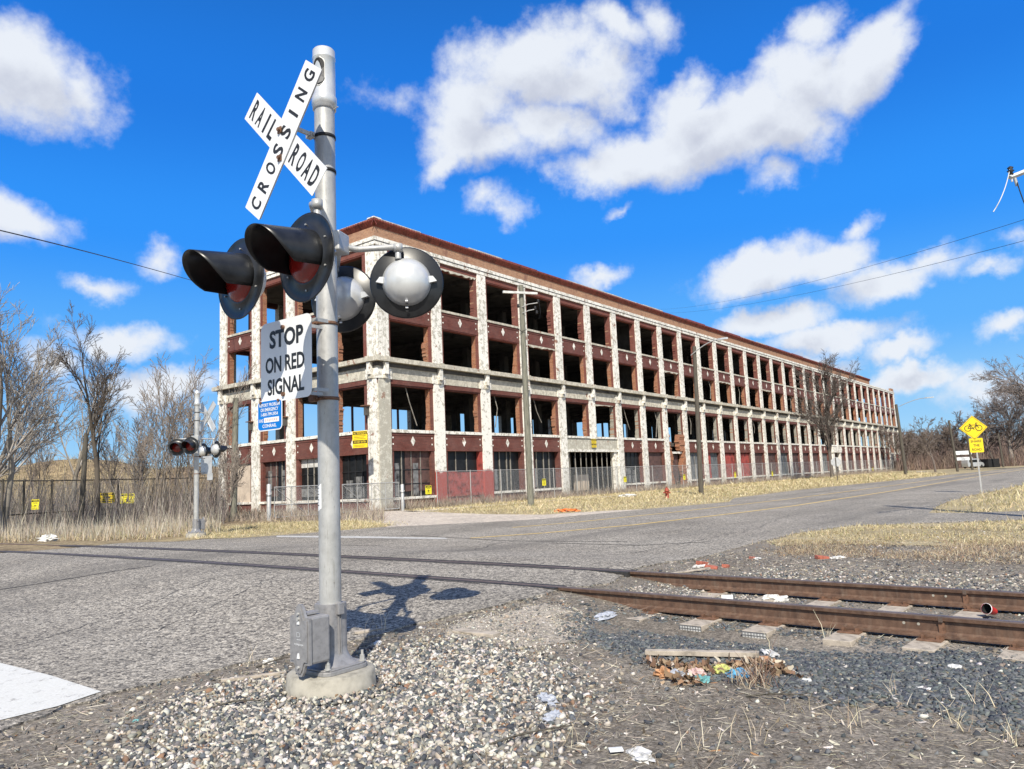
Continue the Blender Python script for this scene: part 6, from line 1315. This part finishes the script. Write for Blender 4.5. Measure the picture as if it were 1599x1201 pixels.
LT = [('plastic_bag', 1210, 936, (.13, .07, .05), 'plastic_white', 'white plastic bag between the rails', 'bag'), ('grey_rag', 855, 1092, (.10, .05, .035), 'plastic_grey', 'upper grey rag at the right side of the pebbles', 'rag'), ('grey_rag', 862, 1118, (.09, .045, .03), 'plastic_grey', 'lower grey rag at the right side of the pebbles', 'rag'),
 ('plastic_bag', 1000, 1176, (.085, .05, .025), 'plastic_white', 'torn white plastic right of the square white card', 'bag'), ('paper_scrap', 1442, 1072, (.045, .035, .02), 'plastic_white', 'white scrap on the dirt below the dark ballast', 'paper'), ('grey_rag', 945, 962, (.16, .06, .04), 'plastic_grey', 'grey rag beside the rail where it leaves the asphalt', 'rag'),
 ('paper_scrap', 590, 1002, (.09, .03, .02), 'plastic_white', 'white scrap in the weeds right of the mast base', 'paper'), ('paper_scrap', 362, 1058, (.06, .03, .02), 'plastic_white', 'white scrap on the dirt left of the mast base', 'paper'), ('paper_scrap', 420, 1032, (.04, .04, .03), 'plastic_white', 'white scrap at the asphalt edge left of the mast', 'paper'),
 ('teal_scrap', 212, 1122, (.025, .018, .015), 'teal', 'tiny turquoise scrap at lower left', 'scrap'), ('paper_scrap', 680, 1022, (.028, .025, .025), 'plastic_white', 'small white ball of paper at the top of the pebbles', 'paper'),
 ('food_wrapper', 1035, 1052, (0.077, 0.049, 0.049), 'card_orange', 'orange wrapper at the left end of the litter heap', 'litter'), ('drink_carton', 1060, 1055, (0.084, 0.049, 0.042), 'plastic_grey', 'grey and blue crushed carton in the litter heap', 'litter'), ('food_wrapper', 1088, 1052, (0.084, 0.049, 0.042), 'card_pink', 'pink wrapper in the middle of the litter heap', 'litter'),
 ('food_wrapper', 1096, 1060, (0.063, 0.042, 0.035), 'teal', 'pale turquoise wrapper below the pink one', 'litter'), ('food_wrapper', 1128, 1046, (0.077, 0.056, 0.042), 'card_lime', 'lime green and white wrapper under the plank', 'litter'), ('blue_rag', 1152, 1053, (0.070, 0.049, 0.042), 'cloth_blue', 'blue crumpled rag at the right of the litter heap', 'rag'),
 ('drink_carton', 1203, 1022, (0.105, 0.042, 0.042), 'plastic_white', 'blue and white carton at the right end of the plank', 'litter'), ('food_wrapper', 1190, 1028, (0.070, 0.042, 0.028), 'card_orange', 'orange card beside the blue and white carton', 'litter'), ('blue_rag', 1170, 1021, (0.070, 0.028, 0.021), 'cloth_blue', 'flat blue scrap touching the plank end', 'rag'), ('food_wrapper', 1222, 1044, (0.084, 0.056, 0.028), 'plastic_white', 'pale paper right of the litter heap', 'litter'),
 ('paper_scrap', 1092, 884, (.11, .05, .03), 'plastic_white', 'white scrap by the pink bricks beside the farther rail', 'paper'), ('paper_scrap', 1183, 872, (.09, .05, .03), 'plastic_white', 'white scrap beside the red brick by the lawn', 'paper'), ('paper_scrap', 1308, 870, (.13, .06, .03), 'plastic_white', 'white scrap right of the bricks in the pale gravel', 'paper'),
 ('orange_rag', 884, 799, (.45, .2, .10), 'orange_plastic', 'orange rag lying on the grass by the far kerb', 'rag'), ('plastic_bag', 980, 776, (.5, .2, .15), 'plastic_white', 'white scrap on the grass in front of the entrance', 'bag'), ('plastic_bag', 75, 845, (.22, .15, .15), 'plastic_white', 'white scrap in the reeds at far left', 'bag'),
 ('brown_leaf', 1245, 1062 + 0, (.03, .025, .02), 'plastic_white', 'white round stone-like scrap on the dark ballast', 'scrap'), ('white_stone', 1492, 1040, (.045, .035, .028), 'board_white', 'large white stone on the dark ballast at right', 'stone'), ('white_stone', 1258, 1060, (.035, .03, .022), 'board_white', 'white stone on the dark ballast left of the tan weeds', 'stone')]
for i, (n_, px, py, s, mt, lab, ct) in enumerate(LT):
    if n_ == 'brown_leaf': continue
    crumple(n_, px, py, s, mt, 300 + i, lab, ct, .35 if 'stone' in n_ else .7)
r_ = np.random.default_rng(9); hp_ = np.array([G(1040, 1040), G(1090, 1045), G(1140, 1042), G(1190, 1040), G(1215, 1050), G(1065, 1062)]); P = np.repeat(hp_, 60, 0) + r_.normal(0, .07, (360, 2)); n = len(P)
blades('dead_leaves', P, r_.uniform(.03, .07, n), r_.uniform(.02, .045, n), r_.uniform(0, 6.28, n), r_.normal(.2, .45, n), pick(r_, n, [(.24, .155, .10), (.17, .11, .075), (.33, .24, .16), (.48, .42, .34)], [4, 3, 2, 1.5]), z0=hgt(P[:, 0], P[:, 1]) + r_.uniform(-.01, .03, n), taper=.5, curve=r_.normal(0, .6, n))
# square card, cup, bricks
g_ = G(962, 1171); m = MB(); m.box(-.036, .036, -.022, .022, 0, .004, 'sign_white'); m.box(-.0365, .0365, .012, .018, .0041, .0046, 'plastic_grey'); o = m.build('white_card'); o.location = (g_[0], g_[1], .0); o.rotation_euler = (R(8), 0, .1); tag(o, 'small square white card on the dirt near the bottom', 'card')
g_ = G(1136, 938); m = MB(); m.box(-.06, .06, -.003, .003, 0, .06, 'sign_white'); m.box(-.06, .06, -.003, .06, 0, .003, 'sign_white'); o = m.build('paper_scrap'); o.location = (g_[0], g_[1], .0); o.rotation_euler = (R(-15), 0, -.3); tag(o, 'upright white paper between the rails left of the bag', 'paper')
g_ = G(1560, 964); m = MB(); M = Matrix.Rotation(R(72), 4, 'X'); m.lathe([(0, 0), (.03, 0), (.031, .002), (.045, .11), (.048, .112), (.048, .118), (.045, .118)], 'cup_red', 28, M); m.lathe([(.0445, .117), (.042, .10), (.029, .006), (0, .006)], 'black_matte', 28, M); o = m.build('paper_cup'); o.location = (g_[0], g_[1] + .06, .04); o.rotation_euler = (0, 0, R(-62)); tag(o, 'red paper cup lying between the rails at the right side', 'cup')
m = MB(); m.lathe([(.047, .1125), (.0495, .113), (.0495, .119), (.047, .120)], 'sign_white', 28, M); m.build('rim', o)
for i, (px, py, an, s, lab) in enumerate(((1283, 871, .2, 1, 'red brick lying at the edge of the pale gravel by the lawn'), (1096, 880, .8, 1, 'pinkish brick left of two others near the farther rail'), (1110, 886, -.4, .9, 'pinkish brick in the middle near the farther rail'), (1133, 884, 1.2, .9, 'pinkish brick right of two others near the farther rail'), (1177, 871, .5, .7, 'broken brick piece below the corner of the lawn'))):
    g_ = G(px, py); m = MB(); m.box(-.10 * s, .10 * s, -.05, .05, 0, .06 * s, 'brick_chunk'); o = m.build('brick', None, .008); o.location = (g_[0], g_[1], float(hgt(*g_)) - .03); o.rotation_euler = (.1, .15, an); tag(o, lab, 'brick', 'loose bricks by the track')
for x_, (px, py) in enumerate(((400, 1040), (330, 1105), (760, 1165), (1165, 1085))):
    r = random.Random(x_); g_ = G(px, py); m = MB(); L_ = r.uniform(.35, .6); P_ = [(L_ * t, .03 * math.sin(t * 4 + x_), .012 + .03 * math.sin(t * 3)) for t in (0, .25, .5, .75, 1)]; m.tube(P_, [.007, .006, .005, .004, .002], 'pole_dark', 6)
    for k in (1, 2, 3): p = Vector(P_[k]); m.tube([p, p + Vector((.08, (-1) ** k * .06, .03))], [.003, .0015], 'pole_dark', 5)
    o = m.build('dead_twig'); o.location = (g_[0], g_[1], float(hgt(*g_)) - .02); o.rotation_euler = (0, 0, (.6, .3, .55, -.3)[x_]); tag(o, ('forked dead twig left of the mast base by the asphalt', 'pale dead twig at the left of the pebbles', 'dark dead twig at the lower edge of the pebbles', 'dark dead twig below the litter heap')[x_], 'twig', 'dead twigs')
